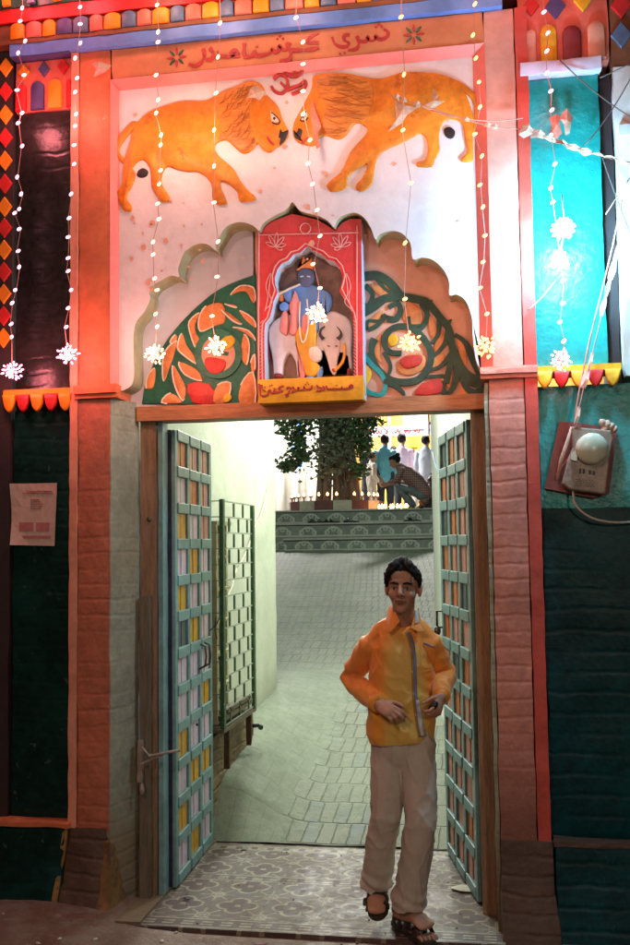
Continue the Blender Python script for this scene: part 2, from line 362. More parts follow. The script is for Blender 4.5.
# ================================================================ mesh builder
def cr(pts, n=4, closed=True):
    """Catmull-Rom smoothing of a 2-D or 3-D outline"""
    L = len(pts); out = []
    rng = range(L) if closed else range(L-1)
    for i in rng:
        g = (lambda k: pts[k % L]) if closed else (lambda k: pts[max(0, min(L-1, k))])
        p0, p1, p2, p3 = g(i-1), g(i), g(i+1), g(i+2)
        for k in range(n):
            s = k/n
            out.append(tuple(.5*((2*b)+(-a+c)*s+(2*a-5*b+4*c-d)*s*s+(-a+3*b-3*c+d)*s**3) for a, b, c, d in zip(p0, p1, p2, p3)))
    if not closed: out.append(tuple(pts[-1]))
    return out
def area2(p): return sum(p[i][0]*p[(i+1) % len(p)][1]-p[(i+1) % len(p)][0]*p[i][1] for i in range(len(p)))/2
LAYER = [0]
class B:
    def __init__(s): s.v = []; s.f = []; s.m = []; s.smooth = []
    def _add(s, vs, fs, mi=0, sm=False):
        o = len(s.v); s.v += [Vector(v) for v in vs]
        for f in fs: s.f.append([o+i for i in f]); s.m.append(mi); s.smooth.append(sm)
        return s
    def box(s, x0, x1, y0, y1, z0, z1, mi=0):
        v = [(x, y, z) for z in (z0, z1) for y in (y0, y1) for x in (x0, x1)]
        return s._add(v, [(0, 2, 3, 1), (4, 5, 7, 6), (0, 1, 5, 4), (2, 6, 7, 3), (0, 4, 6, 2), (1, 3, 7, 5)], mi)
    def hexa(s, v, mi=0):   # 8 points ordered like box
        return s._add(v, [(0, 2, 3, 1), (4, 5, 7, 6), (0, 1, 5, 4), (2, 6, 7, 3), (0, 4, 6, 2), (1, 3, 7, 5)], mi)
    def rough(s, x0, x1, y0, y1, z0, z1, step=.05, amp=.004, sc=5, mi=0, chip=.006, fn=None):
        """box cut into a grid and made uneven like hand plaster; worn arrises"""
        s.sharp = True
        nx, ny, nz = [max(1, int(round((b-a)/step))) for a, b in ((x0, x1), (y0, y1), (z0, z1))]
        idx = {}; vs = []; fs = []
        def vid(i, j, k):
            if (i, j, k) not in idx:
                p = Vector((x0+(x1-x0)*i/nx, y0+(y1-y0)*j/ny, z0+(z1-z0)*k/nz))
                e = (i in (0, nx))+(j in (0, ny))+(k in (0, nz))
                d = noise.noise_vector(p*sc)*amp + noise.noise_vector(p*sc*4)*amp*.4
                if e >= 2:
                    c = Vector(((x0+x1)/2-p.x if i in (0, nx) else 0, (y0+y1)/2-p.y if j in (0, ny) else 0, 0))
                    if c.length: d += c.normalized()*chip*(.6+1.6*max(0, noise.noise(p*14)))
                q = p+d
                if fn: q = fn(q)
                idx[(i, j, k)] = len(vs); vs.append(q)
            return idx[(i, j, k)]
        for i in range(nx):
            for k in range(nz):
                fs.append((vid(i, 0, k), vid(i+1, 0, k), vid(i+1, 0, k+1), vid(i, 0, k+1)))
                fs.append((vid(i, ny, k), vid(i, ny, k+1), vid(i+1, ny, k+1), vid(i+1, ny, k)))
        for j in range(ny):
            for k in range(nz):
                fs.append((vid(0, j, k), vid(0, j, k+1), vid(0, j+1, k+1), vid(0, j+1, k)))
                fs.append((vid(nx, j, k), vid(nx, j+1, k), vid(nx, j+1, k+1), vid(nx, j, k+1)))
        for i in range(nx):
            for j in range(ny):
                fs.append((vid(i, j, 0), vid(i, j+1, 0), vid(i+1, j+1, 0), vid(i+1, j, 0)))
                fs.append((vid(i, j, nz), vid(i+1, j, nz), vid(i+1, j+1, nz), vid(i, j+1, nz)))
        return s._add(vs, fs, mi, True)
    def prism(s, poly, y0, y1, mi=0, back=True, fm=None):
        if area2(poly) < 0: poly = poly[::-1]
        n = len(poly)
        vs = [(x, y0, z) for x, z in poly]+[(x, y1, z) for x, z in poly]
        s._add(vs, [tuple(range(n))], fm if fm is not None else mi)
        o = len(s.v)-2*n
        for i in range(n):
            j = (i+1) % n
            s.f.append([o+i, o+n+i, o+n+j, o+j]); s.m.append(mi); s.smooth.append(False)
        if back: s.f.append([o+n+i for i in reversed(range(n))]); s.m.append(mi); s.smooth.append(False)
        return s
    def relief(s, poly, y0, h, inset=.012, mi=0):
        """rounded low relief standing h off the plane y0 towards -Y"""
        s.sharp = True
        if area2(poly) < 0: poly = poly[::-1]
        n = len(poly); nor = []; LAYER[0] += 1; h += (LAYER[0] % 37)*.00006
        for i in range(n):
            a, b = Vector(poly[i-1]), Vector(poly[(i+1) % n]); d = (b-a)
            d = d.normalized() if d.length > 1e-9 else Vector((1, 0)); nor.append(Vector((-d.y, d.x)))
        rings = [(0, 0), (inset*.15, h*.6), (inset*.5, h*.88), (inset, h)]
        o = len(s.v)
        for q, hh in rings:
            for i in range(n): s.v.append(Vector((poly[i][0]+nor[i].x*q, y0-hh, poly[i][1]+nor[i].y*q)))
        for r in range(3):
            for i in range(n):
                j = (i+1) % n
                s.f.append([o+r*n+i, o+r*n+j, o+(r+1)*n+j, o+(r+1)*n+i][::-1] if False else [o+r*n+i, o+r*n+j, o+(r+1)*n+j, o+(r+1)*n+i]); s.m.append(mi); s.smooth.append(True)
        s.f.append([o+3*n+i for i in range(n)]); s.m.append(mi); s.smooth.append(True)
        return s
    def tube(s, path, r, n=8, mi=0, cap=True):
        path = [Vector(p) for p in path]; L = len(path)
        rr = r if isinstance(r, (list, tuple)) else [r]*L
        o = len(s.v); up = Vector((.13, .31, .94))
        for i, p in enumerate(path):
            t = (path[min(L-1, i+1)]-path[max(0, i-1)])
            t = t.normalized() if t.length > 1e-9 else Vector((0, 0, 1))
            if abs(t.dot(up)) > .97: up = Vector((.9, .3, .1))
            a = t.cross(up).normalized(); b = t.cross(a)
            for k in range(n):
                w_ = 2*math.pi*k/n; s.v.append(p+(a*math.cos(w_)+b*math.sin(w_))*rr[i])
        for i in range(L-1):
            for k in range(n):
                j = (k+1) % n
                s.f.append([o+i*n+k, o+i*n+j, o+(i+1)*n+j, o+(i+1)*n+k]); s.m.append(mi); s.smooth.append(True)
        if cap:
            s.f.append([o+k for k in reversed(range(n))]); s.m.append(mi); s.smooth.append(False)
            s.f.append([o+(L-1)*n+k for k in range(n)]); s.m.append(mi); s.smooth.append(False)
        return s
    def ell(s, c, r, rot=None, nu=16, nv=10, mi=0):
        if not isinstance(r, (tuple, list)): r = (r, r, r)
        c = Vector(c); o = len(s.v); Mx = rot.to_3x3() if rot else Matrix.Identity(3)
        pts = [Vector((0, 0, -1))]
        for j in range(1, nv):
            a = math.pi*j/nv-math.pi/2
            for i in range(nu):
                b = 2*math.pi*i/nu; pts.append(Vector((math.cos(a)*math.cos(b), math.cos(a)*math.sin(b), math.sin(a))))
        pts.append(Vector((0, 0, 1)))
        s.v += [c+Mx@Vector((p.x*r[0], p.y*r[1], p.z*r[2])) for p in pts]
        def q(j, i): return o+1+(j-1)*nu+i % nu
        for i in range(nu):
            s.f.append([o, q(1, i+1), q(1, i)]); s.f.append([o+len(pts)-1, q(nv-1, i), q(nv-1, i+1)])
            s.m += [mi, mi]; s.smooth += [True, True]
        for j in range(1, nv-1):
            for i in range(nu):
                s.f.append([q(j, i), q(j, i+1), q(j+1, i+1), q(j+1, i)]); s.m.append(mi); s.smooth.append(True)
        return s
    def limb(s, pts, radii, side=(1, 0, 0), n=16, mi=0):
        """round-ended tapered limb; radii are r or (half width, half depth)"""
        pts = [Vector(p) for p in pts]; rr = [(r, r) if isinstance(r, (int, float)) else r for r in radii]
        side = Vector(side); rings = []
        def tang(i): return (pts[min(len(pts)-1, i+1)]-pts[max(0, i-1)]).normalized()
        def frame(t):
            a = side-t*side.dot(t)
            if a.length < .05: a = Vector((0, 1, 0))-t*t.y
            a.normalize(); return a, t.cross(a)
        t0 = tang(0); e = min(rr[0])
        for k in (80, 55, 30): rings.append((pts[0]-t0*e*math.sin(R_(k)), tuple(q*math.cos(R_(k)) for q in rr[0]), t0))
        # smooth interpolation
        for i in range(len(pts)):
            rings.append((pts[i], rr[i], tang(i)))
            if i < len(pts)-1:
                for q in (.33, .66):
                    rings.append((pts[i].lerp(pts[i+1], q), tuple(rr[i][k]*(1-q)+rr[i+1][k]*q for k in (0, 1)), (tang(i)*(1-q)+tang(i+1)*q).normalized()))
        t1 = tang(len(pts)-1); e = min(rr[-1])
        for k in (30, 55, 80): rings.append((pts[-1]+t1*e*math.sin(R_(k)), tuple(q*math.cos(R_(k)) for q in rr[-1]), t1))
        o = len(s.v)
        for p, r, t in rings:
            a, b = frame(t)
            for k in range(n):
                w_ = 2*math.pi*k/n; s.v.append(p+a*math.cos(w_)*r[0]+b*math.sin(w_)*r[1])
        for i in range(len(rings)-1):
            for k in range(n):
                j = (k+1) % n
                s.f.append([o+i*n+k, o+i*n+j, o+(i+1)*n+j, o+(i+1)*n+k]); s.m.append(mi); s.smooth.append(True)
        s.f.append([o+k for k in reversed(range(n))]); s.f.append([o+(len(rings)-1)*n+k for k in range(n)])
        s.m += [mi, mi]; s.smooth += [True, True]
        return s
    def stroke(s, pts, w_, y0, h, mi=0):
        """flat brush stroke (raised slightly) along 2-D points (x,z); w_ width or list"""
        LAYER[0] += 1; h += (LAYER[0] % 61)*.00007    # brush strokes that cross never share a plane
        L = len(pts); ww = w_ if isinstance(w_, (list, tuple)) else [w_]*L
        o = len(s.v)
        for i in range(L):
            a = Vector(pts[max(0, i-1)]); b = Vector(pts[min(L-1, i+1)]); d = b-a
            d = d.normalized() if d.length > 1e-9 else Vector((1, 0)); nn = Vector((-d.y, d.x))*ww[i]/2
            p = Vector(pts[i])
            for q in (p-nn, p+nn):
                s.v.append(Vector((q.x, y0-h, q.y)))
            for q in (p-nn, p+nn):
                s.v.append(Vector((q.x, y0, q.y)))
        for i in range(L-1):
            a = o+i*4; b = a+4
            for f in ((a, b, b+1, a+1), (a+2, b+2, b, a), (a+1, b+1, b+3, a+3)): s.f.append(list(f)); s.m.append(mi); s.smooth.append(False)
        for a, fl in ((o, 0), (o+(L-1)*4, 1)):
            f = [a, a+1, a+3, a+2]; s.f.append(f if fl else f[::-1]); s.m.append(mi); s.smooth.append(False)
        return s
    def mesh(s, name, off=Vector((0, 0, 0))):
        me = bpy.data.meshes.new(name)
        me.from_pydata([tuple(v-off) for v in s.v], [], s.f); me.update()
        me.polygons.foreach_set('material_index', s.m); me.polygons.foreach_set('use_smooth', s.smooth)
        bm = bmesh.new(); bm.from_mesh(me); bmesh.ops.recalc_face_normals(bm, faces=bm.faces); bm.to_mesh(me); bm.free()
        if getattr(s, 'sharp', False): me.set_sharp_from_angle(angle=R_(42))
        return me
WL = {}     # world location of every object
def thing(name, label, cat, loc=(0, 0, 0), group=None, kind=None):
    o = bpy.data.objects.new(name, None); COL.objects.link(o); o.empty_display_size = .1
    o.location = loc; WL[o] = Vector(loc); tagit(o, label, cat, group, kind); return o
def tagit(o, label=None, cat=None, group=None, kind=None):
    if label: o['label'] = label
    if cat: o['category'] = cat
    if group: o['group'] = group
    if kind: o['kind'] = kind
def add(name, b, m, parent=None, loc=None, label=None, cat=None, group=None, kind=None):
    off = WL[parent] if parent is not None else Vector(loc or (0, 0, 0))
    me = b.mesh(name, off) if isinstance(b, B) else b
    for k in (m if isinstance(m, (list, tuple)) else [m]): me.materials.append(M[k] if isinstance(k, str) else k)
    o = bpy.data.objects.new(name, me); COL.objects.link(o)
    if parent is not None: o.parent = parent; WL[o] = WL[parent]
    else: o.location = off; WL[o] = off
    tagit(o, label, cat, group, kind); return o
def add_split(name, b, m, parent, **kw):
    """every separate piece of the builder becomes a part of its own"""
    par = list(range(len(b.v)))
    def find(i):
        while par[i] != i: par[i] = par[par[i]]; i = par[i]
        return i
    for f in b.f:
        for i in f[1:]: par[find(i)] = find(f[0])
    gr = {}
    for k, f in enumerate(b.f): gr.setdefault(find(f[0]), []).append(k)
    for ks in gr.values():
        n = B(); mp = {}
        for k in ks:
            for i in b.f[k]:
                if i not in mp: mp[i] = len(n.v); n.v.append(b.v[i])
            n.f.append([mp[i] for i in b.f[k]]); n.m.append(b.m[k]); n.smooth.append(b.smooth[k])
        add(name, n, m, parent, **kw)
def copytree(o, loc, label=None, parent=None):
    c = o.copy(); COL.objects.link(c)
    if parent is None: c.location = loc; WL[c] = Vector(loc)
    else: c.parent = parent
    if label: c['label'] = label
    for ch in o.children: copytree(ch, None, None, c)
    return c
def bake(b, voxel, smooth=4, fn=None, name='m'):
    """merge overlapping closed forms into one continuous skin"""
    me = b.mesh(name); o = bpy.data.objects.new('tmp', me); COL.objects.link(o)
    r = o.modifiers.new('r', 'REMESH'); r.mode = 'VOXEL'; r.voxel_size = voxel; r.use_smooth_shade = True
    if smooth:
        q = o.modifiers.new('s', 'SMOOTH'); q.iterations = smooth; q.factor = .5
    dg = bpy.context.evaluated_depsgraph_get(); ev = o.evaluated_get(dg)
    out = bpy.data.meshes.new_from_object(ev); bpy.data.objects.remove(o)
    out.materials.clear()
    if fn:
        ns = [v.normal.copy() for v in out.vertices]
        for v, nn in zip(out.vertices, ns): v.co = fn(v.co, nn)
        out.update()
    out.polygons.foreach_set('use_smooth', [True]*len(out.polygons))
    out.name = name
    return out
def shift(me, off):
    for v in me.vertices: v.co -= off
    return me
def sag(a, b, drop, n=14, wob=0):
    a = Vector(a); b = Vector(b); out = []
    for i in range(n+1):
        s = i/n; p = a.lerp(b, s); p.z -= drop*4*s*(1-s)
        if wob: p += noise.noise_vector(p*3)*wob
        out.append(p)
    return out

# ================================================================ SETTING: ground, threshold floor, ramp
def gz(x, y):   # the street swells a little at the left pier
    return .075*math.exp(-((x+2.15)/.55)**2-((y+.05)/.6)**2) + .01*noise.noise(Vector((x*1.7, y*1.7, 3))) - .01
g = B(); nx, ny = 150, 70
xs = [-60, -30, -15, -8, -5] + [-3.2+i*.045 for i in range(nx)] + [4, 7, 15, 30, 60]
ys = [-60, -30, -14, -8, -5.5] + [-3.3+i*.045 for i in range(ny+12)]
vid = {}
for j, y in enumerate(ys):
    for i, x in enumerate(xs):
        z = gz(x, y) + .006*noise.noise(Vector((x*9, y*9, 0)))
        if y > -.16 and -1.75 < x < .02: z = min(z, -.02)
        vid[i, j] = len(g.v); g.v.append(Vector((x, y, z)))
for j in range(len(ys)-1):
    for i in range(len(xs)-1):
        g.f.append([vid[i, j], vid[i+1, j], vid[i+1, j+1], vid[i, j+1]]); g.m.append(0); g.smooth.append(True)
add('ground', g, 'ground', kind='structure')
b = B(); b.rough(-1.83, .02, -.14, 1.16, -.1, 0, .06, .0015, 5, chip=.003)
add('threshold_floor', b, 'tile', kind='structure')
# the ramp climbs from the threshold to the steps of the raised courtyard
b = B(); RY0, RY1, RZ1 = 1.145, 12.5, 1.62
nxr, nyr = 110, 170; o0 = 0; V = {}
for j in range(nyr+1):
    y = RY0+(RY1-RY0)*(j/nyr)**1.4
    for i in range(nxr+1):
        x = -5.2+6.2*i/nxr
        z = .006 + RZ1*(y-RY0)/(RY1-RY0)
        lf = min(1, max(0, (-1.10-x)/.62))*min(1, max(0, (5.6-y)/3.4)); lf = lf*lf*(3-2*lf)
        z += .24*lf*min(1, max(0, (y-1.15)/.35)) - (.0 if (int(y*13) % 2 == 0 and -1.5 < x < -1.3 and 1.35 < y < 2.1) else 0) + .010*noise.noise(Vector((x*2.3, y*2.3, 1))) + .004*noise.noise(Vector((x*9, y*9, 1)))
        z = max(z, .003)
        V[i, j] = len(b.v); b.v.append(Vector((x, y, z)))
for j in range(nyr):
    for i in range(nxr): b.f.append([V[i, j], V[i+1, j], V[i+1, j+1], V[i, j+1]]); b.m.append(0); b.smooth.append(True)
add('ramp', b, 'ramp', kind='structure')
b = B(); b.box(-9, 4, 13.5, 26, 2.0, 2.3); add('courtyard_floor', b, 'court', kind='structure')

# ================================================================ THE GATEWAY
G = thing('temple_gateway', 'painted brick temple gateway with two orange lions, a scalloped arch and open panelled doors', 'gateway', (-.9, 0, 0))
XL0, XL1 = -1.98, -1.815        # left pier front
XR0, XR1 = .008, .168
# left pier
b = B(); b.rough(XL0, XL1, 0, .3, .36, 2.44, .05, .005, 6); add('lower_pier', b, 'pil_low', G, label='worn terracotta painted left pier')
b = B(); b.rough(XL0, XL1, 0, .3, 2.505, 4.2, .06, .003, 4); add('upper_pier', b, 'pil_up', G)
b = B(); b.rough(-2.022, XL0-.002, -.012, .3, .38, 4.2, .05, .0025, 7, chip=.008); add('pier_edge', b, 'pil_edge', G)
b = B()
for z0, z1, e in ((2.44, 2.462, .008), (2.462, 2.49, .022), (2.49, 2.506, .012)):
    b.rough(-2.0, XL1+.045, -e-.012, .2, z0+.0005, z1, .04, .002, 8)
add('capital', b, 'pil_up', G)
# flared footing
def flare(x0, x1, y0, y1, z0, z1, dx0, dx1, dy, name, m, st=.05, amp=.008, lab=None):
    def fn(p):
        k = max(0, (z1-p.z)/(z1-z0))**1.6
        q = p.copy(); s = (p.x-x0)/(x1-x0)
        q.x += (-dx0*(1-s)+dx1*s)*k; q.y -= dy*k*(1 if p.y < (y0+y1)/2 else 0)
        return q
    b = B(); b.rough(x0, x1, y0, y1, z0, z1, st, amp, 6, fn=fn, chip=.012); return add(name, b, m, G, label=lab)
flare(-2.015, -1.82, -.02, .28, -.05, .385, .045, .02, .10, 'pier_footing', 'base')
flare(-2.04, -2.017, -.035, .2, -.05, .40, .055, -.045, .075, 'footing_edge', 'gold')
flare(-1.835, -1.80, -.03, .2, -.05, .33, .01, .03, .11, 'footing_edge', 'gold')
# splayed jamb, left
def splay(q, x0, x1, y0, y1): return q
b = B()
b.rough(-1.95, -1.812, .004, .205, -.02, 2.44, .045, .004, 6, fn=lambda p: Vector((p.x+(.075*max(0, (p.y-.004))/.2 if p.x > -1.88 else 0), p.y, p.z)))
add('jamb', b, 'jamb', G, label='grey green painted left jamb')
# right pier
b = B(); b.rough(XR0, XR1, 0, .3, -.03, 2.455, .05, .006, 6); add('lower_pier', b, 'pil_r', G, label='rose painted right pier')
b = B(); b.rough(XR0+.02, XR1, 0, .3, 2.505, 4.2, .06, .003, 4); add('upper_pier', b, 'pil_ru', G)
b = B(); b.rough(XR1+.002, .228, -.010, .3, .40, 4.2, .045, .003, 9, chip=.010); add('pier_edge', b, 'red_edge', G)
b = B()
for z0, z1, e in ((2.455, 2.475, .006), (2.475, 2.497, .02), (2.497, 2.51, .01)):
    b.rough(-.03, .232, -e-.012, .2, z0+.0005, z1, .04, .002, 8)
add('capital', b, 'pil_r', G)
b = B(); b.rough(-.012, .006, .006, .3, -.02, 2.44, .04, .004, 6); add('jamb', b, 'jamb', G)
flare(.004, .235, -.016, .28, -.05, .40, .0, .03, .11, 'pier_footing', 'base')
# flanking panels
b = B(); b.rough(-2.345, -2.02, .05, .3, .40, 2.40, .06, .005, 5); add('side_panel', b, 'bottle', G, label='bottle green brick panel under the red bunting frieze')
b = B(); b.rough(-2.335, -2.02, .045, .3, 2.40, 3.93, .06, .005, 5); add('side_panel', b, 'black_panel', G, label='near black gloss panel left of the lions')
flare(-2.9, -2.02, -.03, .3, -.08, .40, 0, .0, .07, 'plinth', 'bottle', .06, .007)
b = B(); b.rough(-2.9, -2.0, -.055, .05, .392, .412, .05, .005, 9, chip=.006); add('plinth_lip', b, 'pil_up', G)
b = B(); b.rough(-3.4, -2.345, .03, .3, .41, 4.9, .12, .004, 3); add('side_wall', b, 'diamond', G)
b = B(); b.rough(.228, .70, .05, .3, 1.86, 2.42, .05, .005, 6); add('side_panel', b, 'teal', G, label='teal panel behind the meter box')
b = B(); b.rough(.228, .95, .048, .3, .40, 1.86, .05, .006, 6); add('side_panel', b, 'tealdark', G, label='dark teal brick panel below the meter box')
b = B(); b.rough(.212, .548, .045, .3, 2.50, 3.866, .05, .004, 4, chip=.008); add('side_panel', b, 'teal', G, label='bright teal panel lit by the white lamps')
flare(.236, 1.1, -.03, .3, -.08, .395, .0, .0, .07, 'plinth', 'tealdark', .06, .007)
b = B(); b.rough(.232, 1.1, -.05, .05, .39, .412, .05, .006, 9, chip=.008); add('plinth_lip', b, 'base', G)
b = B(); b.rough(.55, .604, .075, .3, .41, 3.88, .06, .007, 5); add('shadow_strip', b, 'diamond', G)  # dark strip painted for the shade beside the white wall
b = B(); b.rough(.185, .56, -.015, .2, 3.868, 3.925, .035, .006, 9, chip=.008); add('ledge', b, 'cap', G)

# upper frame: text band, bevels, spandrel
b = B(); b.rough(XL1+.002, XR0+.024, .002, .3, 4.045, 4.2, .06, .002, 4); add('text_band', b, 'band', G)
px0, px1, pz1 = -1.783, -.030, 4.003
pr = .028
def bevelpiece(name, poly, m):
    b = B(); b.hexa(poly); add(name, b, m, G)
zb = 2.50
bevelpiece('bevel', [(XL1, .30, 4.002), (px1, .30, 4.002), (XL1, .31, 4.002), (px1, .31, 4.002), (XL1, .0, 4.0435), (XR0+.02, .0, 4.0435), (XL1, .3, 4.0435), (XR0+.02, .3, 4.0435)], 'bevel') if False else None
b = B()
b._add([(XL1-.001, .001, 4.046), (XR0+.023, .001, 4.046), (px1, .055, pz1), (px0, .055, pz1)], [(0, 1, 2, 3)])
b._add([(XL1-.001, .001, zb), (XL1-.001, .001, 4.046), (px0, .055, pz1), (px0, .055, zb)], [(0, 1, 2, 3)])
add('bevel', b, 'bevel', G)
b = B(); b._add([(XR0+.023, .001, zb), (XR0+.023, .001, 4.046), (px1, .055, pz1), (px1, .055, zb)], [(0, 3, 2, 1)]); add('bevel', b, 'bevel_r', G)
arch = [(122,391),(131,385.5),(134,374),(133.5,354),(133.5,334),(136.5,321),(144,312),(150,299),(149,292),(153,285.5),(160,281),(171,275.5),(179,277),(178,271),(179,265.5),(184.5,252),(195.5,244.5),(206.5,244),(215.5,250),(215,245),(218,239),(226.5,226.5),(240,222),(253,225.5),(259,231),(261.5,226),(266,221),(276,215),(284,211),(288.5,207),(292.4,202),(297,207.5),(302,211.5),(318.6,216),(328,221),(334,227.5),(337,221),(342.4,216),(354.3,212.6),(363.8,217.4),(371,228),(375.3,239.5),(379.5,234.5),(390.5,231),(401.5,233),(410.5,243),(412.7,259),(421.7,257.6),(433,260),(444,270),(449.5,283),(449.5,295),(457,294.5),(466,301),(471.7,316.7),(472.8,334.5),(475,354.5),(478.3,365.6),(485,373)]
A_ = xz(arch, .05)
A_ = cr(A_, 3, False)
span = [(px0-.004, zb-.01)] + A_ + [(px1+.004, zb-.01), (px1+.004, pz1+.004), (px0-.004, pz1+.004)]
b = B(); b.prism(span, .05, .19, 1, fm=0)
add('spandrel', b, ['white', 'cusp'], G, label='white spandrel with cusped lower edge behind the lions')
# raised salmon edging on right half cusps is the recess colour; tympanum
zt0 = 2.418
b = B(); b.rough(-1.80, -1.13, .185, .3, zt0, 3.55, .07, .002, 4); add('tympanum', b, 'tymp_w', G, label='lilac white left half of the arch recess')
b = B(); b.rough(-1.128, .05, .186, .3, zt0, 3.60, .07, .002, 4); add('tympanum', b, 'tymp_s', G, label='salmon right half of the arch recess')
YT = .178
def px(l, ox, oy, s): return [(ox+a/s, oy+b_/s) for a, b_ in l]
Lc = lambda l: xz(px(l, 120, 210, 4.5), YT)
Rc = lambda l: xz(px(l, 355, 210, 4.5), YT)
# left foliage
b = B(); b.relief(cr(Lc([(612,290),(540,315),(440,360),(350,430),(270,510),(200,600),(150,690),(110,790),(98,872)]), 3, False)+Lc([(615,880)]), YT+.006, .008, .004)
add('foliage_ground', b, 'green', G)
leaves = [[(355,475),(320,510),(325,560),(345,615),(370,600),(345,560),(340,520)],[(285,565),(270,620),(290,650),(335,685),(325,650),(300,610)],[(250,600),(210,640),(200,700),(205,760),(225,700),(240,650)],[(280,690),(300,740),(360,765),(340,720)],[(245,710),(250,780),(280,850),(290,800),(265,740)],[(155,720),(130,750),(125,800),(150,790)],[(395,440),(370,490),(375,540),(420,520),(460,500),(450,430)],[(480,425),(520,440),(515,428)],[(500,385),(540,345),(600,350),(612,400),(600,420),(570,370),(530,370)],[(540,455),(600,490),(612,530),(570,500)],[(510,530),(580,545),(612,590),(560,552)],[(560,570),(580,610),(570,690),(548,650)],[(440,790),(500,780),(480,865),(420,865)],[(545,790),(600,730),(610,868),(540,868)],[(230,825),(190,868),(280,868)],[(250,565),(232,592),(240,600),(255,580)],[(470,455),(510,500),(540,510),(500,470)],[(590,690),(608,650),(610,720),(595,730)]]
bo = B(); bw_ = B()
for l in leaves:
    gx, gy = sum(p[0] for p in l)/len(l), sum(p[1] for p in l)/len(l); l = l if max(p[0] for p in l) > 595 or max(p[1] for p in l) > 860 else [(min(611, gx+(p[0]-gx)*1.3), min(868, gy+(p[1]-gy)*1.14)) for p in l]
    q = cr(Lc(l), 3); c = Vector((sum(p[0] for p in q)/len(q), sum(p[1] for p in q)/len(q)))
    bo.relief(q, YT-.002, .008, .004)
    bw_.stroke([tuple(p) for p in q[:len(q)//2+1]], .007, YT-.009, .002)
add_split('painted_leaf', bo, 'leaf_o', G); add('leaf_outline', bw_, 'leaf_w', G)
def circ(cx, cy, rx, ry, n=20, a0=0, a1=2*math.pi): return [(cx+rx*math.cos(a0+(a1-a0)*i/n), cy+ry*math.sin(a0+(a1-a0)*i/n)) for i in range(n+(a1-a0 < 6))]
b = B(); b.relief(Lc(circ(445, 655, 88, 92)), YT-.003, .008, .004); add('rosette', b, 'tymp_s', G)
b = B(); q = Lc(circ(445, 650, 92, 96, 28)); b.stroke(q+[q[0]], .034, YT-.006, .007); q = cr(Lc([(500,560),(470,570),(440,600),(450,640),(490,650)]), 4, False); b.stroke(q, .018, YT-.012, .006); add('rosette_ring', b, 'green', G)
b = B(); b.relief(cr(Lc([(385,680),(400,665),(440,668),(475,680),(478,705),(455,735),(415,738),(392,715)]), 3), YT-.013, .006, .004); b.relief(cr(Lc([(305,785),(400,782),(440,868),(330,868)]), 2), YT-.003, .008, .004); add_split('painted_bud', b, 'leaf_r', G)
b = B(); b.relief(cr(Lc([(450,590),(480,560),(515,575),(520,600),(490,630),(455,620)]), 3), YT-.013, .006, .004); b.relief(cr(Lc([(470,840),(490,825),(505,845),(490,866),(470,864)]), 3), YT-.009, .006, .004); add_split('painted_flower', b, 'yellow', G)
# right foliage: dark vines brushed over salmon
b = B()
V_ = lambda l, w0, w1=None: (cr(Rc(l), 4, False), w0, w1 or w0)
vines = [V_([(45,300),(100,295),(160,330),(200,380)], .035, .03), V_([(42,450),(90,420),(150,395),(220,392),(290,405),(330,420),(380,480),(420,530),(435,590),(440,640),(420,740),(410,780)], .032, .022),
 V_([(435,600),(470,700),(520,760),(590,780)], .026, .05), V_([(450,560),(500,600),(530,670),(570,740)], .012, .035), V_([(42,470),(80,450),(130,415)], .02, .012),
 V_([(70,640),(90,700),(150,760),(220,775),(290,760),(335,700),(340,640),(310,580),(260,535),(190,525),(140,560),(135,610),(160,640),(210,645)], .028, .02),
 V_([(140,470),(100,520),(60,540)], .016), V_([(90,580),(75,620),(80,680)], .03, .016), V_([(300,420),(325,470),(310,520),(290,540)], .022, .014),
 V_([(380,490),(375,560),(345,600)], .02, .012), V_([(420,540),(405,600),(355,660)], .022, .010), V_([(438,640),(390,700),(340,720)], .02, .010), V_([(130,640),(160,700),(150,745)], .018, .01),
 V_([(440,620),(460,700),(450,780),(420,830)], .03, .016), V_([(480,700),(490,780),(530,820),(580,815)], .016, .03), V_([(130,770),(180,790),(215,820),(220,835)], .02, .012), V_([(320,750),(400,745)], .012),
 V_([(45,340),(80,380),(60,430)], .022, .014), V_([(100,310),(130,350),(165,375)], .018, .01), V_([(150,440),(190,420),(205,450),(185,490),(145,490)], .016, .026), V_([(45,540),(60,500),(110,500),(140,470)], .016, .01),
 V_([(240,480),(250,520),(300,520)], .016, .012), V_([(400,770),(395,800),(405,830)], .02, .024)]
for q, w0, w1 in vines:
    n = len(q); b.stroke(q, [1.3*(w0*(1-i/(n-1))+w1*i/(n-1)) for i in range(n)], YT+.004, .006)
for l in ([(320,405),(350,405),(340,435)], [(405,500),(437,490),(425,525)], [(195,365),(225,370),(215,400)]): b.relief(Rc(l), YT+.004, .006, .002)
add('painted_vine', b, 'green_r', G)
b = B()
for l in ([(70,330),(110,340),(120,315),(150,350),(180,380),(130,390),(90,370)], [(330,465),(370,530),(360,580),(335,550)], [(385,530),(410,600),(380,640),(355,620)], [(460,570),(500,630),(500,720),(475,680)], [(240,410),(300,450),(300,510),(250,515),(215,490),(225,440)], [(80,600),(120,560),(110,640),(125,690),(90,660)], [(350,660),(400,650),(395,700),(340,730)], [(60,500),(120,450),(110,500),(70,545)], [(480,760),(520,815),(500,830),(470,825)], [(225,655),(300,645),(320,700),(250,745),(190,720)], [(420,700),(440,700),(430,800),(410,780)]):
    b.relief(cr(Rc(l), 3), YT+.005, .004, .003)
add('painted_leaf', b, 'leaf_o', G)
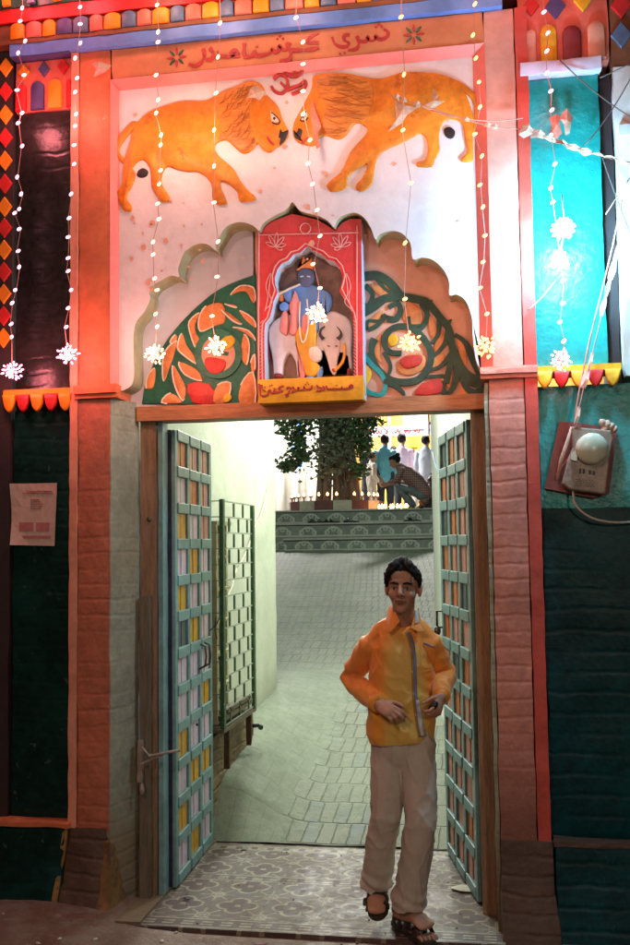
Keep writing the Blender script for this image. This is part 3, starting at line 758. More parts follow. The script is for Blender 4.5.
b = B(); b.relief(cr(Rc([(205,670),(240,655),(300,655),(298,690),(260,710),(225,712),(205,695)]), 3), YT-.001, .006, .004); b.relief(cr(Rc([(300,780),(385,760),(390,822),(270,832)]), 2), YT+.004, .006, .004); add_split('painted_bud', b, 'leaf_r', G)
b = B(); b.relief(cr(Rc([(42,700),(65,710),(75,740),(60,775),(40,785)]), 3), YT+.003, .006, .004); b.relief(cr(Rc([(150,570),(180,555),(195,590),(170,615),(150,600)]), 3), YT+.003, .006, .004); add_split('painted_flower', b, 'yellow', G)
b = B(); q = cr(Rc([(42,655),(80,700),(120,740),(138,790),(120,830),(60,820),(42,790)]), 4, False); b.stroke(q, .022, YT+.002, .006); add('painted_vine', b, 'teal', G)

# lions -------------------------------------------------------------
YS = .05
LL = [(168,105),(185,101),(205,101),(217,95),(237,86),(250,81),(262,85),(267,95),(278,106),(283,120),(289,132),(286,142),(277,148),(270,153),(263,150),(257.5,144),(252,151),(243,154),(235,148),(227,141),(218,143),(215,149),(220,157),(233,168),(240,180),(248,190),(256,197.5),(254,201),(243,202.5),(239,200),(237,192),(228,184),(221,182),(222,190),(227.5,202),(225,205),(217.5,205),(212.5,198),(212,187),(207,178),(197,172),(188,172),(177,170),(167.5,167),(162.5,175),(162.5,185),(170,197),(168,202),(162,202),(157.5,197),(152,187),(151,177),(150,168),(142.5,160),(133,168),(136,174),(133,185),(127.5,195),(127.5,200),(132,206),(131,212),(123,210),(119,200),(117.5,192),(122,185),(123,170),(125,158),(130,142),(135,127),(148,113)]
LT = [(123,164),(116,155),(116,145),(120,135),(132,122),(139,124),(130,134),(121,146),(120,153),(125,159)]
RL = [(312.5,78),(317,75),(333,73),(348,74),(363,77),(380,79),(395,75),(405,72.5),(423,72.5),(442,75),(457,81),(464,90),(470,104),(474,120),(473,140),(473.5,153),(472,162),(461,162),(462,158),(467.5,152),(465,140),(463,127),(457,121),(447.5,120),(441,127),(439,138),(440,151),(435,160),(432,167),(418,167),(417,163),(425,160),(427.5,153),(427,142),(421,134),(405,142),(385,151),(377,160),(374,175),(372,185),(362,192),(356,189),(357,184),(363,177),(367.5,165),(360,168),(348,178),(347,188),(333,192.5),(327.5,188),(328,183),(340,173),(347,160),(352,150),(363,138),(367.5,130),(360,124),(353,126),(347,135),(338,140),(325,136),(318,140),(315,146),(307,146),(298,142.5),(293,135),(294,123),(300,112),(307,98),(312,88)]
RTl = [(455,80),(468,87),(478,98),(480,108),(478,122),(474,134),(471,132),(474,120),(474,106),(468,96),(460,90)]
LM = [(217,96),(237,87),(250,82.5),(260,86),(256,95),(252,104),(250,118),(254,132),(256,143),(250,150),(243,152),(236,147),(228,140),(219,141),(222,128),(216,112)]
RM = [(316,80),(334,75),(350,76),(366,80),(374,92),(372,108),(365,122),(354,124),(346,133),(337,138),(326,134),(322,122),(326,108),(320,95)]
def lion(body, tail, mane_, eye, nose, mouth, tuft, flip, lab):
    b = B(); b.relief(cr(xz(body, YS), 3), YS+.002, .014, .006); o = add('lion_relief', b, 'lion', G, label=lab)
    b = B(); b.relief(cr(xz(tail, YS), 3), YS+.002, .012, .005); add('tail', b, 'lion', o)
    b = B(); b.relief(cr(xz(mane_, YS), 3), YS-.010, .005, .005); add('mane', b, 'mane', o)
    # hair strokes
    b = B(); rnd = random.Random(3+flip)
    mx = xz(mane_, YS); xs_ = [p[0] for p in mx]; zs_ = [p[1] for p in mx]
    def inside(p):
        c = False
        for i in range(len(mx)):
            a, d = mx[i-1], mx[i]
            if (a[1] > p[1]) != (d[1] > p[1]) and p[0] < (d[0]-a[0])*(p[1]-a[1])/(d[1]-a[1])+a[0]: c = not c
        return c
    for k in range(150):
        p = (rnd.uniform(min(xs_), max(xs_)), rnd.uniform(min(zs_), max(zs_)))
        L = rnd.uniform(.04, .10); a = R_(rnd.uniform(205, 245) if not flip else rnd.uniform(-25, 5))
        q = (p[0]+L*math.cos(a), p[1]+L*math.sin(a))
        if inside(p) and inside(q):
            mid = ((p[0]+q[0])/2+.006, (p[1]+q[1])/2-.008); b.stroke([p, mid, q], [.001, .0035, .0008], YS-.0145, .0012)
    add('mane_hair', b, 'maroon' if not flip else 'kgold', o) if False else add('mane_hair', b, 'mane_dark', o)
    b = B(); b.relief(cr(xz(eye, YS), 3), YS-.011, .004, .003); e = add('eye', b, 'eye', o)
    c = xz([(sum(p[0] for p in eye)/len(eye), sum(p[1] for p in eye)/len(eye)+1)], YS)[0]
    b = B(); b.relief([(c[0]+.008*math.cos(t), c[1]+.009*math.sin(t)) for t in [i*math.pi/5 for i in range(10)]], YS-.0145, .003, .002)
    b.stroke(cr(xz(eye, YS-.02), 2, False), .005, YS-.0145, .002); add('pupil', b, 'ink', o)
    b = B(); b.relief(cr(xz(nose, YS), 3), YS-.011, .005, .004); add('nose', b, 'ink', o)
    b = B(); b.stroke(cr(xz(mouth, YS), 3, False), [.004]+[.010]*(3*(len(mouth)-1)-1)+[.004], YS-.011, .003); add('mouth', b, 'ltext', o)
    b = B(); b.relief(cr(xz(tuft, YS), 3), YS+.002, .008, .005); add('tail_tuft', b, 'ink', o)
    b = B()
    for (a1, a2) in ((body[4], body[3]),): pass
    return o
lion(LL, LT, LM, [(271,112),(275,115),(280,121),(277,124),(272,122)], [(289,131),(283,133),(281,130),(279,138),(281,140),(280,146),(286,141)], [(268,138),(271,143),(275,146)], [(138,171),(143,168),(148,171),(147,176),(142,178),(137,176)], 0, 'left lion, facing right')
lion(RL, RTl, RM, [(306,111),(303,115),(300,120),(305,121),(308,117)], [(294,131),(297,134),(299,129),(303,132),(301,139),(303,142),(299,141),(295,138)], [(309,138),(305,142),(302,144)], [(444,129),(450,127),(455,131),(454,137),(450,139),(445,136)], 1, 'right lion, facing left')
b = B()   # curled emblem between the lions
for l, w_ in (([(274,80),(279,76),(285,77),(288,82),(287,89),(282,94),(275,92),(272,87)], .014), ([(284,71),(289,76),(296,77),(302,73),(303,68)], .016), ([(290,70),(295,72),(299,69)], .008), ([(287,91),(294,88),(300,86),(305,82),(306,86),(301,91),(292,95)], .015), ([(281,83),(285,87),(290,89)], .012)):
    b.stroke(cr(xz(l, YS), 5, False), w_, YS+.002, .012)
add('sacred_emblem', b, 'ltext', G)

# lettering on the band -------------------------------------------------
YB = .002
b = B()
for l, w_ in (([(203.3,49),(204.4,55.5),(202,62),(195.5,66),(189,64.4)], 1), ([(210,48),(213,53),(212,59),(205.5,60)], 1), ([(215.5,58),(221,56.5),(228,57),(233,56.5),(237.8,53),(234.5,50.5),(231,54),(235,57),(240,56)], 1), ([(244.4,43.3),(244,50),(244.3,56.7)], 1), ([(244,57),(250,57),(253,55.5),(254.5,51)], 1), ([(254.5,51),(256,55.5),(262,55.5),(266,54.5),(271,53),(272,49),(275,52.5),(279,50.5),(279.5,46),(283,50),(287,49.5),(290,43)], 1), ([(286.6,43),(291,53),(289,60),(280,61)], 1), ([(290,50.5),(303,50.5),(312,49.5),(319,48)], 1.1), ([(319,43),(313,43),(307,43.5),(309,39),(313,35.5),(319,33)], 1), ([(350,35),(344,36),(345,41),(349,43),(347,46.5),(341,47),(335,44),(332,37)], 1), ([(356.7,36),(359,43),(356.5,49),(348,50.5)], 1), ([(359,41.7),(366,41.5),(368,37),(370,41),(375,40),(375.5,36),(379,39.5),(385,38.5),(388.5,34),(386,30),(383.5,30.5)], 1)):
    q = cr(xz(l, YB), 4, False); n = len(q); b.stroke(q, [.010+.010*abs(math.sin(3*i/n*2+1))*w_ for i in range(n)], YB+.001, .003)
for d in [(280,36),(277.5,39),(283,38.5),(340,54),(344.5,53),(379,24.5),(376.2,27),(381.5,26.5),(218,52),(257,47)]:
    c = xz([d], YB)[0]; b.relief([(c[0]-.008, c[1]), (c[0], c[1]-.008), (c[0]+.008, c[1]), (c[0], c[1]+.008)], YB+.001, .003, .002)
add('urdu_lettering', b, 'ltext', G)
for cx_, cy_ in ((176.7, 57.5), (413.8, 34.5)):
    c = xz([(cx_, cy_)], YB)[0]; br, bgn = B(), B()
    for k in range(8):
        a = k*math.pi/4; t = br if k % 2 == 0 else bgn
        q = [(c[0]+r*math.cos(a), c[1]+r*math.sin(a)) for r in (.014, .03, .05)]
        t.stroke(q, [.006, .014, .004], YB+.001, .003)
    f = add('painted_flower', br, 'ltext', G); add('petal', bgn, 'fgreen', f)

# shrine niche -----------------------------------------------------------
YN = .085
Nc = lambda l, Y=YN: xz(px(l, 240, 190, 4.2), Y)
nx0, nx1 = -1.088, -.578
b = B()
op_r = [(105,797),(103,700),(102,600),(106,560),(125,535),(135,500),(140,470),(158,430),(148,400),(146,370),(156,335),(176,308),(205,295),(225,270),(255,262),(285,235),(312,258),(340,268),(365,292),(395,300),(420,330),(432,370),(425,400),(418,425),(438,455),(452,480),(472,520),(478,560),(480,650),(482,797)]
opn = Nc(op_r)
top = 3.26
# front plate built as two halves round the opening (no hole needed)
mid = 15
tl = xz([(292, 214), (284, 217), (270, 222), (262, 230)], YN); tr = xz([(361, 219), (350, 219), (342, 223), (335, 231), (328, 226), (318, 220), (302, 216)], YN)
half_l = [(nx0, 2.512)] + opn[:mid+1] + tl + [(nx0, tl[-1][1]-.01)]
half_r = [(nx1, 2.512)] + tr + [tl[0]] + opn[mid:][::1]
b.prism(half_l, YN, YN+.10, 1, fm=0); b.prism(half_r, YN, YN+.10, 1, fm=0)
niche = add('shrine_niche', b, ['nred', 'nblue'], G, label='red shrine box with blue figure and white cow')
b = B(); b.box(nx0-.002, nx0+.004, YN+.002, .185, 2.52, top-.01); b.box(nx1-.004, nx1+.003, YN+.002, .185, 2.40, top-.01); add('niche_side', b, 'cap', niche)
b = B(); b.box(nx0+.005, nx1-.005, YN+.10, YN+.13, 2.45, top); add('niche_back', b, 'nback', niche)
b = B(); b.rough(nx0-.004, nx1+.004, YN-.02, .18, 2.395, 2.51, .04, .001, 5); pq = add('plaque', b, 'plaque', niche)
b = B()
Pc = lambda l: xz(px(l, 250, 370, 5.25), YN-.02)
for l in ([(48,72),(50,100),(54,128),(66,137),(92,132)], [(92,132),(98,112),(106,104),(112,122),(125,118),(130,95)], [(130,120),(150,116),(172,112),(150,97),(178,82)], [(185,130),(200,124),(208,108),(214,94),(200,92),(194,103)], [(224,88),(232,106),(218,120)], [(232,108),(250,106),(255,92),(262,105),(280,103),(284,88),(292,102),(316,101),(326,92),(325,80)], [(350,80),(362,92),(376,94),(372,107),(350,110)], [(382,85),(392,98),(380,108)], [(400,82),(410,100),(440,99),(478,98),(482,88),(490,98),(520,96),(540,89),(532,78),(520,89)], [(62,78),(64,100),(80,112)]):
    q = cr(Pc(l), 4, False); n = len(q); b.stroke(q, [.004+.005*abs(math.sin(5*i/n+1)) for i in range(n)], YN-.0195, .003)
for d in [(300,66),(292,76),(308,75),(455,80),(190,140),(202,138),(104,84),(114,80),(78,90)]:
    c = Pc([d])[0]; b.relief([(c[0]-.004, c[1]), (c[0], c[1]-.004), (c[0]+.004, c[1]), (c[0], c[1]+.004)], YN-.0195, .003, .001)
add('plaque_lettering', b, 'ltext', pq)
# line ornament on the red plate
b = B()
def ln(l, w_=.004): b.stroke(cr(Nc(l), 4, False), w_, YN+.001, .003)
q = [(x+(.012 if x > opn[mid][0] else -.012)*(1 if z < 3.2 else .9), z+(.012 if z > 2.9 else 0)) for x, z in opn]; b.stroke(q, .005, YN+.001, .003)
ln([(80,150),(80,795)]); ln([(492,150),(492,795)]); ln([(80,190),(500,180)], .003)
for sx in (0, 1):
    m_ = (lambda x: x) if not sx else (lambda x: 575-x)
    for a, r in ((-60, 55), (-25, 60), (10, 55), (45, 45), (-95, 45), (80, 30)):
        ca, sa = math.cos(R_(a-60)), math.sin(R_(a-60)); c = (150, 240)
        ln([(m_(c[0]), c[1]), (m_(c[0]+ca*r*.55-sa*7), c[1]+sa*r*.55+ca*7), (m_(c[0]+ca*r), c[1]+sa*r), (m_(c[0]+ca*r*.55+sa*7), c[1]+sa*r*.55-ca*7), (m_(c[0]), c[1])], .003)
    ln([(m_(105),510),(m_(118),450),(m_(110),400),(m_(130),350),(m_(122),430),(m_(135),470),(m_(110),500)], .003)
    for k in range(16): ln([(m_(84), 560+k*15), (m_(98), 548+k*15)], .002)
b.stroke([(x+.0, z) for x, z in Nc([(275+22*math.cos(t), 162+22*math.sin(t)) for t in [i*.42 for i in range(16)]])], .003, YN+.001, .003)
add('line_ornament', b, 'nline', niche)
YK = YN+.10
Kc = lambda l, d=0: cr(Nc(l, YK), 3)
b = B(); b.relief(Kc([(118,615),(128,575),(155,545),(200,525),(250,528),(300,535),(345,532),(385,512),(420,520),(460,545),(474,600),(470,680),(474,755),(458,785),(448,740),(440,700),(380,740),(330,700),(262,690),(262,790),(244,790),(236,730),(212,690),(188,730),(180,792),(148,792),(140,720),(130,670)]), YK, .028, .014)
cow = add('cow_relief', b, 'cow', niche)
b = B(); b.relief(Kc([(364,622),(352,645),(356,680),(370,718),(382,762),(398,782),(412,768),(414,722),(424,680),(428,645),(412,622),(388,612)]), YK-.02, .016, .008); add('cow_head', b, 'cow', cow)
b = B(); b.relief(Kc([(350,640),(332,628),(326,640),(340,655)]), YK-.018, .010, .004); b.relief(Kc([(428,642),(446,634),(452,646),(436,658)]), YK-.018, .010, .004); add_split('cow_ear', b, 'cow', cow)
b = B(); b.stroke(cr(Nc([(362,580),(346,594),(342,614),(356,632)], YK), 4, False), [.004]+[.004+.0012*i for i in range(12)], YK-.034, .010); b.stroke(cr(Nc([(412,582),(426,598),(430,616),(416,634)], YK), 4, False), [.004]+[.004+.0012*i for i in range(12)], YK-.034, .010); add_split('horn', b, 'ink', cow)
b = B(); b.stroke(Nc([(372,660),(382,664)], YK), .006, YK-.034, .004); b.stroke(Nc([(406,664),(416,660)], YK), .006, YK-.034, .004); b.relief(Kc([(390,758),(400,755),(408,762),(398,772)]), YK-.034, .005, .002); add_split('cow_face_marking', b, 'ltext', cow)
b = B(); b.stroke(cr(Nc([(128,600),(122,660),(128,720)], YK), 3, False), .006, YK-.004, .02); b.relief(Kc([(452,755),(470,755),(466,785),(455,790)]), YK-.01, .02, .003); b.relief(Kc([(150,775),(178,775),(182,795),(150,795)]), YK-.012, .02, .003); add_split('cow_markings', b, 'maroon', cow)
b = B(); b.stroke(cr(Nc([(440,650),(445,690),(435,730),(405,765)], YK), 4, False), .012, YK-.03, .014); add('cow_garland', b, 'kgold', cow)
b = B(); b.relief(Kc([(200,430),(215,412),(260,402),(300,400),(345,420),(380,440),(392,480),(375,520),(360,535),(345,480),(340,540),(330,610),(262,600),(245,540),(240,480),(215,465)]), YK-.02, .022, .012)
fig = add('figure_relief', b, 'kblue', niche)
b = B(); b.relief(Kc([(252,350),(270,338),(300,338),(318,352),(322,385),(305,412),(280,420),(258,405),(248,378)]), YK-.03, .020, .010); add('face', b, 'kface', fig)
b = B(); b.stroke(Nc([(262,376),(275,374)], YK), .005, YK-.051, .002); b.stroke(Nc([(290,374),(303,377)], YK), .005, YK-.051, .002); add('eye', b, 'cow', fig)
b = B(); b.relief(Kc([(248,350),(246,338),(262,330),(262,305),(272,288),(282,300),(298,305),(300,290),(312,305),(318,330),(320,348),(300,340),(270,340)]), YK-.035, .020, .006); b.relief(Kc([(166,440),(176,430),(188,438),(190,468),(178,478),(166,462)]), YK-.03, .012, .004); add('crown', b, 'leaf_o', fig)
b = B(); b.relief(Kc([(238,600),(290,570),(325,560),(330,600),(326,660),(322,720),(345,750),(330,782),(300,792),(280,780),(262,720),(245,670)]), YK-.024, .022, .010); add('robe', b, 'kgold', fig)
b = B(); b.relief(Kc([(235,432),(248,450),(258,490),(250,540),(245,610),(215,610),(222,540),(212,500),(224,470)]), YK-.036, .016, .006); b.relief(Kc([(186,520),(204,515),(212,560),(205,615),(188,612),(172,590)]), YK-.03, .016, .006); b.relief(Kc([(270,540),(300,520),(320,540),(300,560),(282,610),(268,600)]), YK-.04, .012, .005); b.relief(Kc([(238,640),(262,690),(280,770),(275,795),(258,795),(250,720)]), YK-.028, .014, .005); add('scarf', b, 'kpink', fig)
b = B(); b.relief(Kc([(175,490),(195,478),(216,492),(212,512),(190,520),(174,508)]), YK-.036, .014, .006); b.relief(Kc([(190,440),(212,420),(228,440),(225,480),(205,478),(192,460)]), YK-.032, .016, .006); b.relief(Kc([(330,770),(350,745),(352,785),(330,798)]), YK-.03, .014, .005); b.relief(Kc([(284,790),(310,785),(314,798),(288,800)]), YK-.03, .014, .005); add_split('arm', b, 'kblue', fig)
b = B(); b.stroke(Nc([(168,452),(215,428),(262,408)], YK), .008, YK-.05, .008); b.stroke(cr(Nc([(262,480),(258,560),(262,620),(270,650)], YK), 4, False), .006, YK-.054, .004); b.stroke(cr(Nc([(290,470),(296,560),(286,630),(272,652)], YK), 4, False), .006, YK-.054, .004); b.relief(Kc([(298,672),(330,664),(350,690),(345,722),(315,732),(296,705)]), YK-.036, .014, .006); add('flute', b, 'leaf_w', fig)

# lintel and door frame -------------------------------------------------
b = B(); b.rough(-1.74, .015, .165, .32, 2.343, 2.416, .06, .0015, 5, chip=.003); add('lintel', b, 'wood_o', G)
b = B(); b.rough(-1.737, -1.652, .21, .30, -.01, 2.342, .06, .0015, 5, chip=.004); add('door_post', b, 'wood_b', G)
b = B(); b.rough(-.082, -.013, .21, .30, -.01, 2.342, .06, .0015, 5, chip=.004); add('door_post', b, 'wood_b', G)
b = B(); b.rough(-1.65, -1.622, .225, .31, .01, 2.341, .08, .001, 5); add('frame_rebate', b, 'dblue', G)
# grey plank with bolt against the left post
b = B(); b.rough(-1.728, -1.672, .165, .205, .0, 1.47, .05, .002, 6, chip=.004)
pl = add('plank', b, 'wood_g', G)
b = B(); b.rough(-1.728, -1.698, .13, .164, .57, .77, .03, .003, 9); b.tube([(-1.70, .14, .735), (-1.66, .12, .70), (-1.60, .15, .71), (-1.53, .2, .715)], .007, 8); b.tube([(-1.70, .12, .66), (-1.66, .13, .68), (-1.60, .16, .705)], .007, 8); b.ell((-1.70, .13, .54), (.012, .012, .03)); add('bolt', b, 'meter_pl', pl)
for X_, Z_ in ((-1.69, 1.85), (-1.69, .35)):
    b = B(); b.ell((X_, .208, Z_), (.012, .008, .012)); add('screw', b, 'iron', G)

def door(p0, p1, cols, rows, face, pal, lab, zb_, zt_):
    """open leaf: stile and rail frame on boards, coloured panels; p0 hinge, p1 free edge (x,y)"""
    d = Vector((p1[0]-p0[0], p1[1]-p0[1], 0)); L = d.length; d.normalize(); nrm = Vector((-d.y, d.x, 0))*face  # visible face normal
    def Q(u, w_, z): return Vector((p0[0], p0[1], 0))+d*u+nrm*w_+Vector((0, 0, z))
    def bx(b, u0, u1, w0, w1, z0, z1, rough=True):
        vs = [Q(u, w_, z) for z in (z0, z1) for w_ in (w0, w1) for u in (u0, u1)]; b.hexa(vs)
    T = .05; st = .052
    b = B(); bx(b, 0, L, -T, 0, zb_, zt_); leaf = add('door', b, 'dedge', G, label=lab)
    H = zt_-zb_; cw = (L-st*(cols+1))/cols; ry = .055; rh = (H-ry*(rows+1))/rows
    b = B()
    for i in range(cols+1):
        u = i*(cw+st); jit = [noise.noise(Vector((i*3.1+k, zb_, L)))*.004 for k in range(30)]
        # stile with slightly wavy edges
        n = 24; o = len(b.v)
        for k in range(n+1):
            z = zb_+H*k/n; e = noise.noise(Vector((u*9, z*5, 2)))*.003
            top = (.03*(1-((i+.0)/cols))) if k == n else 0
            for uu, ww in ((u+e, .001), (u+e, .022), (u+st+e, .022), (u+st+e, .001)): b.v.append(Q(uu, ww, z))
        for k in range(n):
            for a in range(4):
                c = (a+1) % 4; b.f.append([o+k*4+a, o+k*4+c, o+(k+1)*4+c, o+(k+1)*4+a]); b.m.append(0); b.smooth.append(False)
        b.f.append([o+n*4+a for a in range(4)]); b.m.append(0); b.smooth.append(False)
    for k in range(rows+1):
        z = zb_+k*(rh+ry)
        for i in range(cols):
            u = st+i*(cw+st); w_ = .026+.004*random.random(); zz = random.uniform(-.003, .003)
            bx(b, u-.012, u+cw+.012, .0015, w_, z+zz, z+ry+zz)
    fr = add('door_frame', b, 'dblue', leaf)
    bv = fr.modifiers.new('bevel', 'BEVEL'); bv.width = .004; bv.segments = 2
    rnd = random.Random(int(abs(p0[0])*1000))
    for k in range(rows):
        for i in range(cols):
            z = zb_+ry+k*(rh+ry); u = st+i*(cw+st)
            m = pal[rows-1-k][i]
            b = B(); h = cw/2
            bx(b, u-.004, u+h-.003, .0012, .006+.004*rnd.random(), z-.004, z+rh+.004); bx(b, u+h+.001, u+cw+.004, .0012, .009+.004*rnd.random(), z-.004, z+rh+.004)
            add('door_panel', b, m, leaf)
    return leaf, Q
Y_, p_, o_, s_, D_ = 'pane_y', 'pane_p', 'pane_o', 'pane_s', 'pane_d'
palL = [[o_, s_, s_], [p_, o_, s_], [Y_, p_, s_], [p_, Y_, p_], [Y_, p_, p_], [D_, Y_, p_], [p_, p_, p_], [p_, p_, Y_], [Y_, p_, p_], [p_, Y_, Y_], [Y_, p_, p_], [p_, Y_, p_]]
dl, QL = door((-1.615, .335), (-1.652, 1.145), 3, 12, -1, palL, 'left leaf, pale blue with amber and lilac panels', .012, 2.315)
palR = [[D_, o_, s_], [o_, s_, s_], [D_, o_, s_], [o_, s_, s_], [s_, o_, D_], [o_, s_, s_], [s_, D_, o_], [s_, o_, s_], [s_, s_, s_], [s_, s_, s_], [s_, s_, o_], [s_, s_, s_]]
palR = [r[::-1] for r in palR]
dr, QR = door((-.083, .335), (-.262, 1.12), 3, 12, 1, palR, 'right leaf in shade, pale blue with rose panels', .012, 2.315)
for dd, QQ, us in ((dl, QL, (.50, .60)), (dr, QR, (.74,))):
    for u in us:
        b = B(); b.tube([QQ(u, .02, 1.03), QQ(u, .055, 1.05), QQ(u, .06, 1.10), QQ(u, .055, 1.155), QQ(u, .02, 1.17)], .006, 8); add('handle', b, 'iron', dd)
b = B(); b.tube([QR(.79, .0, 1.33), QR(.80, .05, 1.33), QR(.80, .05, 1.24), QR(.79, .0, 1.24)], .008, 8); b.ell(QR(.80, .05, 1.22), (.02, .02, .028)); b.tube([QR(.77, .02, .98), QR(.83, .03, .985)], .012, 8); add_split('latch', b, 'iron', dr)
b = B(); b.ell(QL(.42, .026, .74), (.008, .008, .008)); b.tube([QL(.76, .02, 1.22), QL(.80, .05, 1.25), QL(.79, .07, 1.29), QL(.74, .06, 1.30), QL(.76, .05, 1.22), QL(.79, .055, 1.17)], .004, 6); add('chain', b, 'iron', dl)

# friezes --------------------------------------------------------------
FX0, FX1 = -2.345, 1.2
b = B(); b.rough(FX0, .12, -.035, .3, 4.203, 4.262, .06, .003, 5); add('blue_strip', b, 'blue', G)
b = B(); b.rough(FX0, -2.02, -.028, .3, 4.198, 4.255, .06, .003, 5); add('slate_strip', b, 'purple', G)
b = B(); b.rough(-3.4, FX1, -.04, .3, 4.264, 4.285, .06, .003, 5); b.rough(-3.4, FX1, -.03, .3, 4.286, 4.37, .08, .002, 5); add('frieze_shadow', b, 'fbrown', G)
cols_ = ['coral', 'orange', 'slate', 'coral', 'orange']; groups = {}
x = FX0+.01; k = 0
while x < 1.1:
    w_ = .078+.01*math.sin(k*2.3); c = ['orange', 'coral', 'orange', 'purple'][k % 4] if x < -2.03 else ['orange', 'slate', 'coral'][k % 3]
    poly = [(x, 4.288)]+[(x+w_/2-w_/2*math.cos(a), 4.345+.026*math.sin(a)) for a in [i*math.pi/8 for i in range(9)]]+[(x+w_, 4.288)]
    b = B(); b.relief(poly, -.028, .016, .006); add('frieze_tongue', b, c, G); x += w_+.006; k += 1
b = B(); b.rough(-3.4, FX1, -.05, .3, 4.372, 4.44, .05, .005, 9, chip=.006); add('red_band', b, 'fred', G)
b = B(); b.rough(-3.4, FX1, -.06, .3, 4.442, 4.9, .08, .004, 6); add('green_band', b, 'fgreen', G)
b = B(); x = -2.36; k = 0
b2 = B()
while x < 1.1:
    t = b if k % 3 != 1 else b2
    t.stroke(cr([(x+.02, 4.445), (x+.015, 4.50), (x-.012, 4.56), (x-.03, 4.62)], 3, False), .038, -.062, .014); x += .135; k += 1
add_split('slanted_leaf', b, 'orange', G); add_split('slanted_leaf', b2, 'slate', G)
# arcaded tile friezes each side
def arcade(x0, x1, z0, z1, m, arches, diamonds, lab=None):
    b = B(); b.rough(x0, x1, .03, .3, z0, z1, .06, .003, 6); o = add('arcade_frieze', b, m, G, label=lab)
    for cx_, w_, zt, c in arches:
        poly = [(cx_-w_/2, z0+.002)]+[(cx_-w_/2*math.cos(a), zt-w_/2+w_/2*math.sin(a)) for a in [i*math.pi/8 for i in range(9)]]+[(cx_+w_/2, z0+.002)]
        b = B(); b.relief(poly, .03, .016, .008); add('arch_tile', b, c, o)
    for cx_, cz_, r, c in diamonds:
        b = B(); b.relief([(cx_-r*.95, cz_), (cx_, cz_-r*1.25), (cx_+r*.95, cz_), (cx_, cz_+r*1.25)], .028, .012, .004); add('diamond_tile', b, c, o)
arcade(FX0+.004, -2.026, 3.933, 4.196, 'coral', [(-2.215, .072, 4.085, 'purple'), (-2.12, .078, 4.09, 'orange'), (-2.305, .06, 4.08, 'fred'), (-2.045, .03, 4.08, 'fred')], [(-2.18, 4.145, .034, 'purple'), (-2.075, 4.15, .034, 'fred'), (-2.29, 4.14, .034, 'orange')])
arcade(.185, .60, 3.927, 4.26, 'coral', [(.245, .05, 4.10, 'tymp_s'), (.325, .078, 4.115, 'yellow'), (.43, .085, 4.10, 'maroon'), (.54, .08, 4.11, 'tymp_s')], [(.36, 4.20, .05, 'purple'), (.485, 4.215, .045, 'yellow'), (.25, 4.21, .04, 'fred')])
arcade(.602, 1.0, 3.885, 4.26, 'fbrown', [], [(.655, 4.17, .05, 'fred'), (.65, 4.03, .05, 'slate'), (.78, 4.17, .05, 'purple'), (.78, 4.03, .05, 'fred')])
for i, Y0 in enumerate([68, 92, 115, 138, 161, 184, 207, 228, 250, 272, 294, 316, 338]):
    c = xz([(6, Y0)], .03)[0]; c = (-2.39, c[1]); b = B(); b.relief([(c[0]-.04, c[1]), (c[0], c[1]-.052), (c[0]+.04, c[1]), (c[0], c[1]+.052)], .032, .012, .004); add('diamond_tile', b, ['orange', 'fred'][i % 2], G)
# scalloped bunting friezes
def scallop(x0, n, w_, z0, z1, cols, Y):
    b = B(); b.rough(x0-.005, x0+n*w_+.005, Y, .2, z1-.028, z1, .03, .002, 8); o = add('scallop_frieze', b, cols[0], G)
    for i in range(n):
        a = x0+i*w_; q = [(a+.002, z1-.026)]+cr([(a+.004, z1-.055), (a+w_*.2, z0+.022), (a+w_/2, z0), (a+w_*.8, z0+.022), (a+w_-.004, z1-.055)], 3, False)+[(a+w_-.002, z1-.026)]
        b = B(); b.relief(q, Y+.004, .016, .007); add('scallop', b, cols[i % 2], o)
scallop(-2.375, 5, .0735, 2.385, 2.50, ['orange', 'fred'], -.005)
scallop(.222, 5, .0745, 2.40, 2.505, ['yellow', 'fred'], -.005)

# ================================================================ passage
W1 = thing('passage_wall', 'mint limewashed passage wall behind the green cage', 'wall', (-1.85, 2, 0))
b = B(); b.rough(-2.05, -1.80, .30, 3.72, -.1, 4.6, .12, .008, 2.2); add('plaster_face', b, 'wall_l', W1)
b = B(); b.rough(-1.83, -1.665, .95, 2.3, .05, .575, .05, .018, 6); add('brick_footing', b, 'brickraw', W1)
W2 = thing('passage_wall', 'mint limewashed wall seen between the walking man and the right door leaf', 'wall', (-.3, 3, 0))
b = B()
o = 0
def slant(p): return Vector((p.x-(p.y-.3)*.104, p.y, p.z))
b.rough(-.02, .22, .31, 5.7, -.1, 4.6, .12, .006, 2.2, fn=slant)
add('plaster_face', b, 'wall_l', W2)
b = B()   # rounded plaster skirt where the wall meets the ramp
for i in range(25):
    y = .9+i*.2; x = -.02-(y-.3)*.104; zf = max(0, RZ1*(y-RY0)/(RY1-RY0))
    for k in range(6):
        a = k/5; b.v.append(Vector((x+.01-.13*a**2, y, zf+.20*(1-a)**2-.01)))
for i in range(24):
    for k in range(5):
        o = i*6+k; b.f.append([o, o+1, o+7, o+6]); b.m.append(0); b.smooth.append(True)
add('plaster_skirt', b, 'wall_l', W2)
b = B(); b.tube(sag((-.50, 4.6, 2.55), (-.30, 3.0, 1.95), .03, 10, .02), .008, 6); b.tube([(-.30, 3.0, 1.95), (-.28, 2.8, 1.8)], .008, 6)
add('water_pipe', b, 'slate', None, (-.4, 3.8, 1.9), 'thin blue pipe running down the mint wall', 'pipe')
b = B(); b.tube(sag((-1.785, 3.6, 2.35), (-1.78, 2.3, 1.55), .06, 12, .03), .006, 6); b.tube(sag((-1.78, 2.3, 1.55), (-1.74, 1.9, 1.35), .02, 6, .02), .006, 6)
